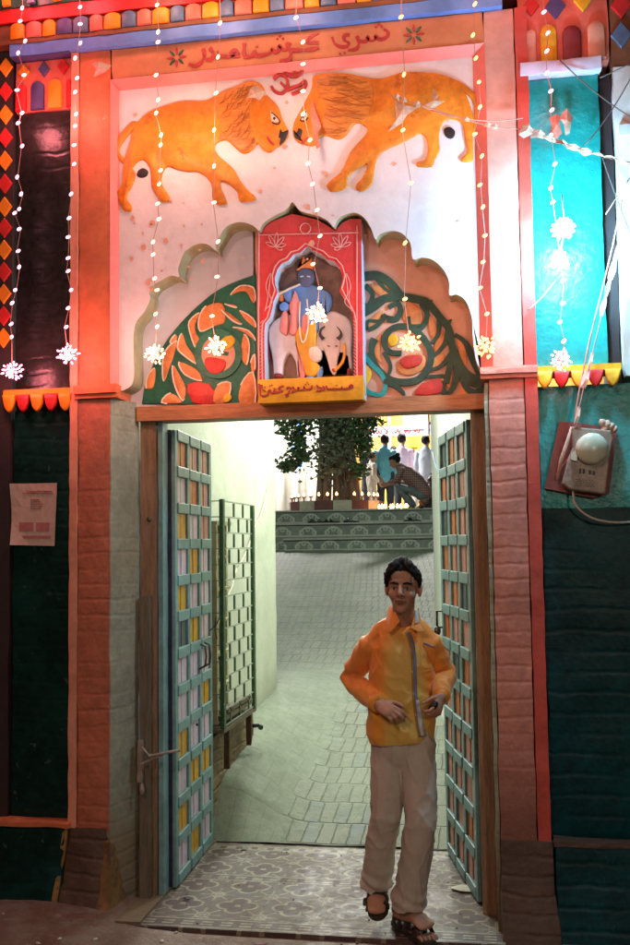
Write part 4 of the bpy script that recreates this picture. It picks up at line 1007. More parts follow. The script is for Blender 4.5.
add('hanging_cable', b, 'white_pl', None, (-1.78, 3, 1.5), 'pale cable drooping down the wall beyond the green cage', 'cable')
# green cage
C_ = thing('window_cage', 'green iron cage with staggered slats fixed to the passage wall', 'window cage', (-1.6, 1.65, .62))
CX0, CY0, CY1, CZ0, CZ1 = -1.60, 1.27, 2.06, .635, 1.985
b = B(); b.box(CX0-.012, CX0+.012, CY0-.022, CY0+.022, CZ0-.01, CZ1+.01); b.box(CX0-.010, CX0+.010, CY1-.03, CY1+.02, CZ0-.01, CZ1)
b.box(-1.80, -1.787, CY0-.012, CY0+.012, CZ0, CZ1)
add_split('frame', b, 'ggreen', C_)
rows = 14; rh = (CZ1-CZ0)/rows
b = B()
for i in range(rows+1):
    z = CZ0+i*rh; b.box(CX0-.003, CX0+.003, CY0+.02, CY1-.03, z-.004, z+.004); b.box(-1.79, CX0-.012, CY0-.003, CY0+.003, z-.003, z+.003)
add('rod', b, 'gwhite', C_, kind='stuff')
b = B()
for i in range(rows):
    z = CZ0+i*rh
    for k in range(3):
        y = CY0+.06+((k+.95) if (i % 2) else (k+.45))*.235
        if y < CY1-.04 and not (i == 8 and k < 2): b.box(CX0-.004, CX0+.004, y-.013, y+.013, z+.006, z+rh-.006)
add('slat', b, 'ggreen', C_, kind='stuff')
b = B(); b.box(-1.79, CX0+.01, CY0-.02, CY1+.02, .60, .622); b.box(-1.70, CX0, CY0+.05, CY1-.02, .66, .69); b.box(-1.66, CX0+.004, CY0+.1, CY1-.1, .70, .72); add('sill', b, 'wood_g', C_)
for y in (1.37, 1.93):
    b = B(); b.rough(-1.625, -1.585, y-.018, y+.018, .40 if y > 1.5 else .37, .60, .05, .002, 9); add('leg', b, 'rust', C_)
b = B(); b.tube([(-1.60, 1.95, .52), (-1.56, 1.99, .52), (-1.55, 2.02, .50)], .013, 8); b.ell((-1.55, 2.03, .5), .018); add('tap', b, 'shoe', C_)
K_ = thing('wall_cupboard', 'cream wooden cupboard with dark pigeonholes inside the green cage', 'cupboard', (-1.72, 1.45, .64))
b = B(); b.rough(-1.785, -1.64, 1.30, 1.34, .64, 1.84, .05, .001, 4); b.rough(-1.785, -1.67, 1.64, 1.67, .64, 1.84, .05, .001, 4); b.rough(-1.785, -1.64, 1.30, 1.67, 1.841, 1.865, .05, .001, 4); b.box(-1.787, -1.775, 1.34, 1.64, .64, 1.84); add('case', b, 'cream', K_)
for i in range(6):
    z = .66+i*.197; b = B(); b.box(-1.773, -1.645, 1.341, 1.639, z-.008, z+.008); add('shelf', b, 'cream', K_)
    b = B(); b.rough(-1.772, -1.69, 1.36, 1.62, z+.009, z+.10+.05*(i % 2), .04, .006, 8); add('bundle', b, ['slate', 'darkin', 'brownp'][i % 3], K_)
# foil and litter on the ramp
b = B(); z = .10
for k in range(7): b.ell((-1.38+.02*math.sin(k*2), 2.02+.012*k, .145), (.02, .012, .007), Euler((k, k*2, k)).to_matrix(), 6, 4)
add('foil_scrap', b, 'foil', None, (-1.38, 2.05, .145), 'crumpled silver foil scrap on the ramp by the cage', 'foil')
def scrap(name, x, y, s, m, lab, cat='litter', ang=0, z=0):
    b = B(); n = 7; poly = []
    for k in range(n):
        a = ang+2*math.pi*k/n; r = s*(.6+.5*random.random()); poly.append(Vector((x+r*math.cos(a)*1.6, y+r*math.sin(a)*.8, z+.004+.01*random.random())))
    c = Vector((x, y, z+.014)); b._add(poly+[c], [(k, (k+1) % n, n) for k in range(n)])
    b._add([p-Vector((0, 0, .0035)) for p in poly]+[c-Vector((0, 0, .003))], [((k+1) % n, k, n) for k in range(n)])
    return add(name, b, m, None, (x, y, z), lab, cat)
scrap('paper_scrap', -.17, .52, .065, 'litter', 'torn white paper on the tiles by the right door leaf')
scrap('dark_pebble', -.235, .98, .014, 'shoe', 'dark crumb on the tiles under the far corner of the right leaf', 'crumb')
scrap('dark_pebble', -1.42, 1.02, .016, 'shoe', 'dark crumb on the tiles by the free edge of the left leaf', 'crumb')
scrap('dark_pebble', -1.50, .20, .014, 'shoe', 'dark crumb on the concrete strip left of the tile field', 'crumb')
scrap('leaf_litter', -1.02, -.28, .03, 'brownp', 'small brown leaf lying on the street before the threshold', 'leaf', z=0)
def grit(name, n, x0, x1, y0, y1, s0, s1, m, lab, flat=True):
    b = B()
    for k in range(n):
        x, y = random.uniform(x0, x1), random.uniform(y0, y1); z = 0 if flat else gz(x, y); s = random.uniform(s0, s1)
        b.ell((x, y, z+s*.3), (s, s*random.uniform(.5, 1), s*.45), Euler((0, 0, k)).to_matrix(), 6, 4)
    add(name, b, m, None, ((x0+x1)/2, y0, 0), lab, 'grit', kind='stuff')
grit('floor_grit', 60, -1.55, -.1, -.1, 1.05, .002, .006, 'rust', 'dark grit scattered over the patterned tiles')
grit('street_chips', 40, -2.6, -1.3, -.8, -.2, .004, .016, 'litter', 'pale chips on the trodden earth by the left footing', False)
grit('street_chips', 60, -1.3, .8, -.8, -.17, .003, .009, 'rust', 'dark grit on the earth before the threshold', False)
b = B(); b.rough(-1.83, -1.615, -.13, 1.15, 0.001, .012, .06, .004, 6); add('threshold_kerb', b, 'jamb', None, (-1.7, .5, 0), 'grey cement strip beside the tiles under the left leaf', 'cement strip')

# ================================================================ courtyard
S_ = thing('courtyard_steps', 'grey moulded tile steps at the top of the ramp', 'steps', (-2.5, 12.8, 1.6))
for (x0, y0, y1, z0, z1, lab) in ((-6.5, 13.2, 13.8, 1.6, 2.31, 'topmost step with shell moulding'), (-6.5, 12.85, 13.2, 1.6, 2.07, 'middle step'), (-3.55, 12.45, 12.85, 1.5, 1.80, 'short lowest step')):
    b = B(); b.box(x0, 1.5, y0, y1, z0, z1); o = add('step', b, 'steps', S_, label=lab)
    b = B(); b.box(x0-.01, 1.5, y0-.03, y0+.04, z1+.001, z1+.03); add('nosing', b, 'court', o)
def slip(x, y, z, a, lab, grp):
    b = B(); c = Vector((x, y, z)); r = Euler((0, 0, a)).to_matrix()
    for s in (-.07, .07):
        b.limb([c+r@Vector((s, -.12, .02)), c+r@Vector((s*1.1, .12, .025))], [(.045, .018), (.052, .018)]); b.limb([c+r@Vector((s-.04, .03, .03)), c+r@Vector((s, .06, .075)), c+r@Vector((s+.045, .03, .03))], [.012, .014, .012], n=6)
    add('pair_of_shoes', b, 'shoe', None, tuple(c), lab, 'shoes', grp)
for x, y, z, a, lab in ((-3.05, 12.98, 2.09, .6, 'dark sandals at the left on the middle step'), (-2.80, 13.0, 2.09, 1.1, 'second pair of dark sandals, just right of the first on the middle step'), (-2.42, 12.95, 2.09, 1.6, 'dark sandals further right, alone on the middle step'), (-1.35, 13.1, 2.09, 1.4, 'dark sandals on the middle step under the crouching man'), (-1.15, 13.3, 2.33, .2, 'dark sandals on the top step at the crouching man\'s feet')):
    slip(x, y, z, a, lab, 'shoes left on the steps')
# planter ring round the tree
PLX, PLY = -2.95, 14.6; PR = .92
PR_ = thing('tree_planter', 'low round planter wall in cream and maroon blocks round the tree', 'planter', (PLX, PLY, 2.3))
b = B(); b.tube([(PLX, PLY, 2.29), (PLX, PLY, 2.50)], PR-.16, 28); add('soil', b, 'ground', PR_)
nseg = 16
for k in range(nseg):
    b = B(); a0 = 2*math.pi*k/nseg+.1; a1 = a0+2*math.pi/nseg-.01
    vs = [(PLX+r*math.cos(a), PLY+r*math.sin(a), z) for z in (2.301, 2.535) for a in (a0, a1) for r in (PR-.17, PR)]; b.hexa([Vector(v) for v in vs]); add('block', b, ['creamb', 'brownp'][k % 2], PR_)
dn = 0
for k in range(15):
    a = R_(188+k*11.5); x, y = PLX+(PR-.07)*math.cos(a), PLY+(PR-.07)*math.sin(a)
    ORD = 'first second third fourth fifth sixth seventh eighth ninth tenth eleventh twelfth thirteenth fourteenth fifteenth'.split()
    t = thing('oil_lamp', '%s clay oil lamp from the left on the planter rim' % ORD[k], 'oil lamp', (x, y, 2.536), 'clay lamps along the planter rim')
    b = B(); b.tube([(x, y, 2.536), (x, y, 2.548), (x, y, 2.60)], [.028, .012, .014], 10); b.tube([(x, y, 2.60), (x, y, 2.625)], [.03, .048], 12); add('dish', b, 'clay', t)
    if k not in (1, 2, 9): b = B(); b.limb([(x, y, 2.635), (x, y, 2.655), (x, y, 2.685)], [.016, .022, .006], n=8); add('flame', b, 'flame', t)
for k in range(9):
    x = -2.05+.07*k+.02*math.sin(k*3); y = 14.0+.12*math.cos(k*2)
    t = thing('oil_lamp', '%s small lamp from the left burning on the floor right of the planter' % ORD[k], 'oil lamp', (x, y, 2.301), 'floor lamps right of the planter')
    b = B(); b.tube([(x, y, 2.301), (x, y, 2.33), (x, y, 2.37)], [.05, .04, .06], 12); add('dish', b, 'clay', t)
    b = B(); b.limb([(x, y, 2.385), (x, y, 2.41), (x, y, 2.45)], [.02, .03, .008], n=8); add('flame', b, 'flame', t)
# tree
T_ = thing('sacred_tree', 'tall leafy fig tree with roped grey trunk in a round planter', 'tree', (PLX, PLY+.1, 2.4))
rnd = random.Random(11)
b = B()
for k in range(13):
    a = rnd.random()*6.28; r0 = .34*math.sqrt(rnd.random()); r1 = r0*.5
    pth = [(PLX+r0*1.15*math.cos(a), PLY+r0*math.sin(a), 2.42), (PLX+r0*math.cos(a+.1), PLY+.8*r0*math.sin(a), 3.1), (PLX+(r0*.85)*math.cos(a+.35), PLY+.6*r0*math.sin(a), 3.9), (PLX+r0*.9*math.cos(a+.5), PLY+.5*r0, 5.0), (PLX+r0*2.2*math.cos(a+.6), PLY+r0*math.sin(a), 6.6)]
    rr = rnd.uniform(.05, .13); b.tube(cr(pth, 4, False), [rr*(1.1-.5*i/16) for i in range(17)], 8)
add('trunk', b, 'bark', T_)
b = B()
for k in range(22):
    a = rnd.random()*6.28; r = rnd.uniform(.25, .42); x, y = PLX+r*math.cos(a), PLY+r*math.sin(a)*.8
    b.tube(sag((x*1.0, y, 2.5), (x+rnd.uniform(-.15, .15), y, 5.2), .02, 8, .05), rnd.uniform(.006, .016), 5)
for k in range(10):
    s = 1 if k % 2 else -1; z = rnd.uniform(3.7, 5.6)
    b.tube(sag((PLX+.2*s, PLY, z), (PLX+s*rnd.uniform(.8, 1.7), PLY+rnd.uniform(-.6, .3), z+rnd.uniform(-.7, .6)), -.12, 10, .06), [.03*(1-.8*i/10) for i in range(11)], 6)
add('branch', b, 'bark', T_, kind='stuff')
def leafcloud(name, m, centers, n, size, seed):
    r2 = random.Random(seed); b = B()
    for k in range(n):
        c, rad = r2.choice(centers); v = Vector((r2.gauss(0, 1), r2.gauss(0, 1), r2.gauss(0, 1)))*.5
        p = Vector(c)+Vector((v.x*rad[0], v.y*rad[1], v.z*rad[2])); s = size*r2.uniform(.6, 1.3)
        e = Euler((r2.uniform(0, 6.28), r2.uniform(0, 6.28), r2.uniform(0, 6.28))).to_matrix()
        b._add([p+e@Vector(q)*s for q in ((0, -1, 0), (.55, -.1, .12), (0, 1, 0), (-.55, -.1, .12))], [(0, 1, 2), (0, 2, 3)])
    return add(name, b, m, T_)
cs = [((PLX-.95, PLY-.5, 4.20), (.35, .4, .25)), ((PLX-.75, PLY-.4, 4.0), (.3, .4, .35)), ((PLX-.85, PLY-.4, 3.25), (.22, .3, .16)), ((PLX-.62, PLY-.3, 3.42), (.25, .3, .16)), ((PLX-.65, PLY-.3, 3.72), (.14, .3, .22)), ((PLX-.4, PLY-.5, 4.15), (.4, .4, .4)), ((PLX+.55, PLY-.4, 4.2), (.4, .4, .3)), ((PLX+.72, PLY-.5, 4.10), (.30, .4, .26)), ((PLX+.60, PLY-.3, 3.55), (.16, .3, .22)), ((PLX+.55, PLY-.3, 3.8), (.20, .3, .25)), ((PLX+.5, PLY-.3, 3.15), (.14, .3, .13)), ((PLX+1.2, PLY-.5, 4.42), (.3, .4, .12)), ((PLX-1.0, PLY-.5, 4.45), (.5, .4, .2)), ((PLX, PLY, 4.9), (1.6, .8, .5)), ((PLX, PLY, 5.6), (1.8, 1.2, .9)), ((PLX+.6, PLY-.2, 6.3), (1.2, 1.2, .9))]
leafcloud('crown', 'leafm', cs, 2900, .056, 5)
leafcloud('crown_light', 'leaf3', cs, 1100, .054, 9)
leafcloud('trunk_leaves', 'leaf2', [((PLX, PLY-.25, 3.9), (.5, .3, .7)), ((PLX-.05, PLY-.2, 3.4), (.42, .3, .5)), ((PLX, PLY-.1, 4.4), (.6, .3, .6))], 1500, .05, 6)
# backdrop: lit shrine hall
H_ = thing('shrine_hall', 'bright yellow shrine hall front at the back of the courtyard', 'building', (-3, 22, 2.3))
b = B(); b.rough(-3.55, 3, 22, 22.4, 2.3, 8, .4, .01, 2); add('wall', b, 'y_wall', H_)
b = B(); b.box(-3.55, 2.5, 21.96, 21.995, 4.58, 4.86); add('banner_strip', b, 'white', H_)
b = B(); b.box(-2.62, -2.55, 21.8, 21.99, 2.3, 6); b.box(-1.66, -1.56, 21.8, 21.99, 2.3, 6); add_split('pilaster', b, 'white', H_)
ZB = 21.95
rn = random.Random(4); b = B(); bb = B()
for k in range(26):
    x = -3.3+k*.085; z = 4.66; t = b if k % 3 else bb
    t.stroke(cr([(x, z+.14*rn.random()), (x+.03, z), (x+.06, z+.10*rn.random()), (x+.07, z+.12)], 3, False), .03, ZB, .01)
bs_ = add('banner_lettering', b, 'fred', H_); add('letter', bb, 'blue', bs_)
P1 = P(403, 411, 21.9); P2 = P(424, 429, 21.9)
t = thing('framed_picture', 'pale framed picture high on the yellow hall front', 'picture', (P1.x, 21.9, P2.z))
b = B(); b.box(P1.x, P2.x, 21.86, 21.93, P2.z, P1.z+.25); add('frame', b, 'frame_w', t); b = B(); b.box(P1.x+.05, P2.x-.05, 21.85, 21.859, P2.z+.05, P1.z+.2); add('image', b, 'pic', t)
P1 = P(409, 436, 21.9); P2 = P(418, 447, 21.9)
b = B(); b.rough(P1.x, P2.x, 21.9, 21.93, P2.z, P1.z, .06, .004, 6); add('yellow_poster', b, 'y_bright', None, (P1.x, 21.9, P2.z), 'plain bright yellow poster on the yellow hall front', 'poster')
b = B(); P1 = P(428.5, 421, 21.9); b.tube([(P1.x, 21.9, P1.z-.35), (P1.x, 21.9, P1.z+.2)], .03, 8); b.tube([(P1.x-.1, 21.9, P1.z-.05), (P1.x+.1, 21.9, P1.z-.05)], .03, 8); add('wall_trident', b, 'shoe', None, tuple(P1), 'small dark cross-shaped ornament right of the framed picture', 'ornament')
b = B()
n = 60
for j in range(2):
    for i in range(n+1):
        x = -9+5.5*i/n; b.v.append(Vector((x, 21.3+.08*math.sin(i*1.3)+.03*math.sin(i*2.9), 2.3+6*j)))
for i in range(n): b.f.append([i, i+1, n+2+i, n+1+i]); b.m.append(0); b.smooth.append(True)
o = add('hanging_cloth', b, 'cloth_w', None, (-6, 21.3, 2.3), 'white tent cloth hanging left behind the fig tree', 'tent cloth'); q = o.modifiers.new('t', 'SOLIDIFY'); q.thickness = .01
b = B(); b.rough(-2.62, -2.50, 16.5, 16.62, 2.3, 8, .2, .004, 4); add('tent_post', b, 'pinkp', None, (-2.56, 16.5, 2.3), 'pink post just right of the tree trunk', 'post')
b = B(); b.rough(-5.3, -5.17, 18.0, 18.13, 2.3, 8, .2, .004, 4); add('tent_post', b, 'brownp', None, (-5.2, 18, 2.3), 'dark post at the left edge of the courtyard view', 'post')
def ledstring(pts, lab):
    t = thing('blue_light_string', lab, 'light string', pts[0], 'blue light strings')
    b = B(); b.tube(pts, .006, 5); add('wire', b, 'wire', t)
    for i in range(len(pts)):
        for q in range(3):
            c = Vector(pts[i])+Vector((random.uniform(-.09, .09), random.uniform(-.05, .05), random.uniform(-.09, .09))); b = B(); b.ell(c, .022, None, 8, 6); add('bulb', b, 'bulb_blue', t)
ledstring([tuple(P(298+2*math.sin(k), 412+k*7, 16.2)) for k in range(10)], 'blue light string hanging left of the fig trunk')
ledstring([tuple(P(356+k*4, 424-k*2.2+2*math.sin(k*2), 16.2)) for k in range(7)], 'blue light string looped right of the fig crown')
ledstring([tuple(P(302+k*3.5, 417-k*1.2, 16.4)) for k in range(4)], 'short blue light string at the top of the fig crown')

# ================================================================ hung on the facade
# paper notice
b = B(); a0 = xz([(12, 484), (57.5, 483), (54.8, 546), (12, 545)], .045)
n = 8; vs = []
for j in range(n+1):
    for i in range(n+1):
        s, t_ = i/n, j/n; x = (a0[0][0]*(1-s)+a0[1][0]*s)*(1-t_)+(a0[3][0]*(1-s)+a0[2][0]*s)*t_; z = (a0[0][1]*(1-s)+a0[1][1]*s)*(1-t_)+(a0[3][1]*(1-s)+a0[2][1]*s)*t_
        cur = .012*max(0, (1-s)*(1-t_)-.55)*4 + .012*max(0, (1-s)*t_-.6)*4
        vs.append(Vector((x, .040-cur+.0015*noise.noise(Vector((x*20, 0, z*20))), z)))
b._add(vs, [(j*(n+1)+i, j*(n+1)+i+1, (j+1)*(n+1)+i+1, (j+1)*(n+1)+i) for j in range(n) for i in range(n)])
t = thing('paper_notice', 'faded pinkish paper notice pasted on the bottle green panel', 'notice', (-2.2, .04, 1.72))
o = add('sheet', b, 'paper', t); q = o.modifiers.new('t', 'SOLIDIFY'); q.thickness = .001
b = B()
nc = lambda l: xz(px(l, 0, 460, 9), .037)
for l in ([(170,562),(300,560),(300,640),(170,640)], [(325,562),(445,562),(440,642),(325,640)], [(150,680),(455,680),(455,708),(150,706)]): b.prism(nc(l), .0362, .0375)
rn = random.Random(9)
for k in range(7):
    y = 285+ (k % 2)*16 if k < 2 else 320+k*20
    x0, x1 = (170, 460) if k < 2 else (275, 380-abs(k-4)*14)
    x = x0
    while x < x1: l = rn.uniform(6, 18); b.stroke(nc([(x, y+rn.uniform(-4, 4)), (x+l/2, y-8+rn.uniform(-4, 4)), (x+l, y)]), .004, .038, .001); x += l+5
add('print', b, 'poster_ink', t)
# meter box
MB_ = thing('electric_meter', 'tilted electricity meter with round glass dome on a wooden board', 'electric meter', tuple(P(580, 490, 0)))
YM = .03
mc = lambda l, Y=YM: xz(px(l, 540, 380, 7), Y)
b = B(); b.prism(mc([(135,296),(225,300),(430,330),(535,340),(528,420),(480,800),(380,830),(30,760)]), -.0, YM+.012); add('backboard', b, 'board', MB_)
b = B(); b.prism(mc([(215,335),(490,362),(505,420),(480,560),(450,805),(200,770),(150,730),(190,560),(225,480)], -.03), -.085, -.001); o = add('case', b, 'meter_pl', MB_); q = o.modifiers.new('b', 'BEVEL'); q.width = .008; q.segments = 3
b = B(); b.tube([P(540+225/7, 380+330/7, -.06), P(540+150/7, 380+560/7, -.05), P(540+120/7, 380+700/7, -.03)], [.008, .010, .006], 8); add('conduit', b, 'torn', MB_)
c = P(540+365/7, 380+480/7, -.11); b = B(); b.tube([(c.x, -.084, c.z), (c.x, -.12, c.z)], [.070, .068], 32); b.ell((c.x, -.12, c.z), (.068, .035, .068), None, 28, 16); add('dome', b, 'lens', MB_)
b = B()
for l in ([(275,620),(290,620),(290,655),(275,655)], [(300,622),(316,624),(314,658),(299,656)], [(342,632),(360,634),(358,662),(341,660)], [(368,636),(388,638),(386,666),(367,664)]): b.prism(mc(l, -.085), -.0875, -.0848)
add('digit_window', b, 'shoe', MB_, kind='stuff')
b = B()
for k in range(4):
    for i in range(6): x = 250+i*22+(k*7) % 11; b.stroke(mc([(x, 695+k*14+i*2), (x+14, 697+k*14+i*2)], -.085), .003, -.0848, .0015)
add('printed_rows', b, 'iron', MB_, kind='stuff')
b = B(); b.prism(mc([(215,520),(250,490),(262,520),(255,570),(215,560)], -.085), -.105, -.0845); add('terminal_cover', b, 'lens', MB_)
b = B()
for p, r in (((440,300),.02), ((470,312),.024), ((500,325),.018), ((455,340),.018), ((525,345),.014), ((480,370),.012)):
    q = P(540+p[0]/7, 380+p[1]/7, -.05); b.ell(q, (r, .02, r*.8), Euler((1, p[0], 2)).to_matrix(), 8, 6)
add('cloth_rag', b, 'torn', None, tuple(P(606, 427, -.05)), 'crumpled pale rag stuffed on top of the electricity meter', 'rag')
def wire(name, pts, r, m, lab, cat='cable', grp=None):
    b = B(); b.tube(pts, r, 6); return add(name, b, m, None, tuple(pts[0]), lab, cat, grp)
wire('meter_cable', cr([tuple(P(573, 490, -.04)), tuple(P(576, 505, -.06)), tuple(P(590, 517, -.07)), tuple(P(610, 522, -.06)), tuple(P(632, 522, -.03)), tuple(P(650, 520, -.0))], 6, False), .005, 'white_pl', 'pale cable looping under the electricity meter')
wire('meter_cable', cr([tuple(P(560, 470, -.02)), tuple(P(572, 452, -.04)), tuple(P(575, 430, -.05)), tuple(P(577, 405, -.05)), tuple(P(590, 340, -.06)), tuple(P(612, 250, -.07)), tuple(P(622, 200, -.07))], 6, False), .004, 'wirep', 'thin pink cable climbing from the meter past the teal panel')
# torn paper streamers
def streamer(a, b_, drop, n, wid, m, lab, seed, skip=.25):
    r2 = random.Random(seed); pts = sag(a, b_, drop, n, .012)
    b = B(); b.tube(pts, .0025, 5); t = thing('paper_streamer', lab, 'streamer', tuple(pts[0])); add('string', b, 'wirep', t)
    b = B()
    for i in range(n):
        if r2.random() < skip: continue
        if r2.random() < .35: wid_ = wid*.45
        else: wid_ = wid
        p, q = pts[i], pts[i+1]; w_ = wid_*r2.uniform(.5, 1.5); dy = Vector((0, -.004, 0))
        d = (q-p).normalized(); nn = Vector((-d.z, 0, d.x))
        o_ = [p+nn*w_*.35, p-nn*w_*r2.uniform(.3, .8), (p+q)/2-nn*w_*r2.uniform(.4, 1.1)+Vector((0, r2.uniform(-.02, .01), 0)), q-nn*w_*r2.uniform(.2, .7), q+nn*w_*.35, (p+q)/2+nn*w_*.6+dy*3]
        c = (p+q)/2+Vector((0, -.008, 0)); k0 = len(b.v); b._add(o_+[c], [(k, (k+1) % 6, 6) for k in range(6)])
    add_split('paper_strip', b, m, t)
    for o in t.children:
        if o.name.startswith('paper_strip'): md = o.modifiers.new('t', 'SOLIDIFY'); md.thickness = .0008
streamer(P(386, 94, -.03), P(420, 106, -.05), .0, 5, .02, 'torn', 'torn paper streamer across the hindquarters of the right lion', 3)
streamer(P(418, 104, -.05), P(536, 130, -.06), .03, 16, .013, 'torn', 'thin torn streamer from the right lion to the teal panel', 4, .5)
streamer(P(522, 129, -.07), P(640, 166, -.10), .005, 10, .030, 'torn', 'ragged cream paper streamer crossing the top of the teal panel', 5, .05)
streamer(P(618, 245, -.06), P(576, 425, -.09), .0, 10, .020, 'torn', 'twisted pale streamer hanging over the right scalloped frieze down to the meter', 6, .25)
streamer(P(606, 215, -.08), P(648, 150, -.08), .0, 5, .012, 'torn', 'short streamer at the right edge of the photograph beside the white wall', 7, .5)
def flake(pts, Y, m, lab, depth=.02):
    q = xz(pts, Y); c = (sum(p[0] for p in q)/len(q), sum(p[1] for p in q)/len(q)); b = B(); n = len(q)
    b._add([Vector((x, Y-depth*abs(math.sin(i*1.7)), z)) for i, (x, z) in enumerate(q)]+[Vector((c[0], Y-depth*1.4, c[1]))], [(k, (k+1) % n, n) for k in range(n)])
    o = add('torn_paper', b, m, None, (c[0], Y, c[1]), lab, 'torn paper'); md = o.modifiers.new('t', 'SOLIDIFY'); md.thickness = .0008
flake([(248,98),(251,90),(258,86),(264,92),(268,96),(264,97),(260,102),(256,99),(248,99)], .01, 'torn', 'scrap of pale paper stuck on the mane of the left lion')
flake([(92,64),(100,63),(112,66),(106,74),(94,78),(97,71)], -.01, 'torn', 'scrap of paper at the top of the left orange pier')
flake([(395,100),(405,107),(418,108),(408,116),(402,124),(392,131),(388,133),(396,121)], .015, 'torn', 'torn paper hanging on the flank of the right lion')
flake([(433,88),(438,96),(439,104),(445,103),(436,108),(430,112),(422,108),(432,104)], .015, 'torn', 'small torn paper on the rump of the right lion')
flake([(549,118),(556,116),(562,117),(559,124),(562,134),(557,140),(550,138),(552,128)], -.0, 'torn_r', 'torn red paper on the teal panel above the streamer')
flake([(562,113),(567,110),(573,118),(571,124),(570,134),(565,137),(564,126),(560,120)], .0, 'torn', 'torn whitish paper beside the red one on the teal panel')
flake([(311,98),(315,110),(319,120),(322,128),(318,134),(321,148),(317,150),(313,132),(311,115)], .0, 'torn_r', 'narrow torn red strip on the face of the right lion')
flake([(149,30+12),(150,29+12),(151,30+12)], 0.1, 'torn', 'x') if False else None
# thin wires on and near the facade
for i, (a, c, d, m, lab) in enumerate((((630, 64), (600, 78), .0, 'wire', 'thin dark wire at the top right corner'), ((640, 60), (585, 145), .03, 'wire', 'thin dark wire slanting across the white street wall'), ((430, 110), (524, 118), .03, 'wirep', 'sagging thin wire between the right lion and the teal panel'), ((636, 120), (560, 60), .02, 'wire', 'dark wire crossing the upper right corner'), ((640, 255), (600, 150), .02, 'wire', 'dark wire beside the streamer on the white wall'), ((528, 240+70), (556, 280), .01, 'wirep', 'short pale wire crossing the right pier edge'))):
    wire('loose_wire', sag(P(*a, -.05), P(*c, -.02), d, 10), .003, m, lab)
# white wall of the neighbouring house
NW = thing('neighbour_wall', 'pale plaster wall of the neighbouring house at the right edge', 'wall', (1.2, .1, 0))
b = B(); b.rough(.608, 2.6, .03, .3, 2.45, 3.88, .09, .008, 3); add('upper_face', b, 'wall_s', NW)
b = B(); b.rough(.955, 2.6, .06, .3, .413, 2.45, .09, .008, 3); add('lower_face', b, 'tealdark', NW)
b = B(); b.rough(.615, 2.6, .0, .03, 3.55, 3.60, .06, .006, 6); add('moulding', b, 'wall_s', NW)

# ================================================================ fairy lights
def bulbmesh(m, s=.0125):
    b = B(); b.ell((0, 0, 0), (s*.62, s*.62, s), None, 8, 6); me = b.mesh('bulb'); me.materials.append(M[m]); return me
BM = {k: bulbmesh(k) for k in ('bulb_pink', 'bulb_warm', 'bulb_amber', 'bulb_cyan')}
rb = random.Random(21)
def lstring(label, pts, cluster, m, Y, topx, power, lcol, csize=.045, burst=True):
    top = P(topx, -40, Y); t = thing('fairy_light_string', label, 'light string', tuple(top), 'fairy light strings on the gateway')
    P3 = [P(x, y, Y+rb.uniform(-.01, .01)) for x, y in pts]
    cc = P(*cluster, Y) if cluster else None
    path = [top]+[Vector((p.x+.004*math.sin(i*2.1), Y, p.z)) for i, p in enumerate(P3)]+([cc] if cc else [])
    b = B(); b.tube(path, .0017, 5); add('wire', b, 'wirep', t)
    for p in P3:
        o = bpy.data.objects.new('bulb', BM[m]); COL.objects.link(o); o.parent = t; o.location = p-WL[t]; o.rotation_euler = (rb.uniform(-.6, .6), rb.uniform(.5, 1.3), 0); WL[o] = WL[t]
    if cc:
        b = B(); b.ell(cc, .014, None, 8, 6); fl = add('light_flower', b, 'white_pl', t)
        for k in range(40):
            a = k*2.39996+rb.uniform(-.3, .3); zz = 1-2*(k+.5)/40; r = math.sqrt(1-zz*zz); d = Vector((r*math.cos(a), r*math.sin(a), zz))
            o = bpy.data.objects.new('bulb', BM[m]); o.scale = (.62, .62, rb.uniform(.5, .9)); COL.objects.link(o); o.parent = fl; o.location = cc+d*csize*rb.uniform(.45, 1.15)-WL[t]; o.rotation_euler = d.to_track_quat('Z', 'Y').to_euler()
        b = B()
        for k in range(26):
            a = k*2.39996; zz = 1-2*(k+.5)/26; r = math.sqrt(1-zz*zz); d = Vector((r*math.cos(a), r*math.sin(a), zz)); b.tube([cc, cc+d*csize*.7], .0012, 4)
        add('stalk', b, 'wirep', fl, kind='stuff')
    if power:
        for q, fr in ((cc if cc else P3[-1], .5), (P3[len(P3)//3], .4), (P3[0]+Vector((0, -.05, .1)), .45)):
            ld = bpy.data.lights.new('bulb_glow', 'POINT'); ld.energy = power*fr; ld.color = lcol; ld.shadow_soft_size = .05
            lo = bpy.data.objects.new('bulb_glow', ld); COL.objects.link(lo); lo.parent = t; lo.location = q+Vector((0, -.07, 0))-WL[t]
PK = (1, .22, .24); WM = (1, .50, .36)
lstring('leftmost pink fairy light string, in front of the near black panel', [(22,8),(20,21),(25,41),(18,53),(24,75),(17,90),(22,113),(18,123),(22,146),(17,177),(21,194),(19,209),(14.5,213),(19,229),(18,251),(19,267),(15,290),(12,303),(11,324),(11.5,337)], (12,371), 'bulb_pink', -.09, 21, 9, PK)
lstring('pink fairy light string along the left edge of the orange pier', [(80,7),(80,24),(80,43),(75,58),(77,78),(75,92),(76,114),(75,126),(74,145),(74,164),(71,194),(69,218),(68,237),(68,258),(68,271),(71,290),(68,308),(66,327)], (68,355), 'bulb_pink', -.09, 79, 10, PK)
lstring('warm fairy light string hanging across the hind legs of the left lion', [(157,5),(158,32),(158,42),(156,75),(158,100),(156,113),(161,135),(160.5,145),(160.5,170.5),(159,184),(157.5,203.7),(159,219),(153,242),(153,254.5),(154.5,278.5),(157,290),(155.5,314),(157,326.7)], (155,354), 'bulb_warm', -.10, 158, 9, WM)
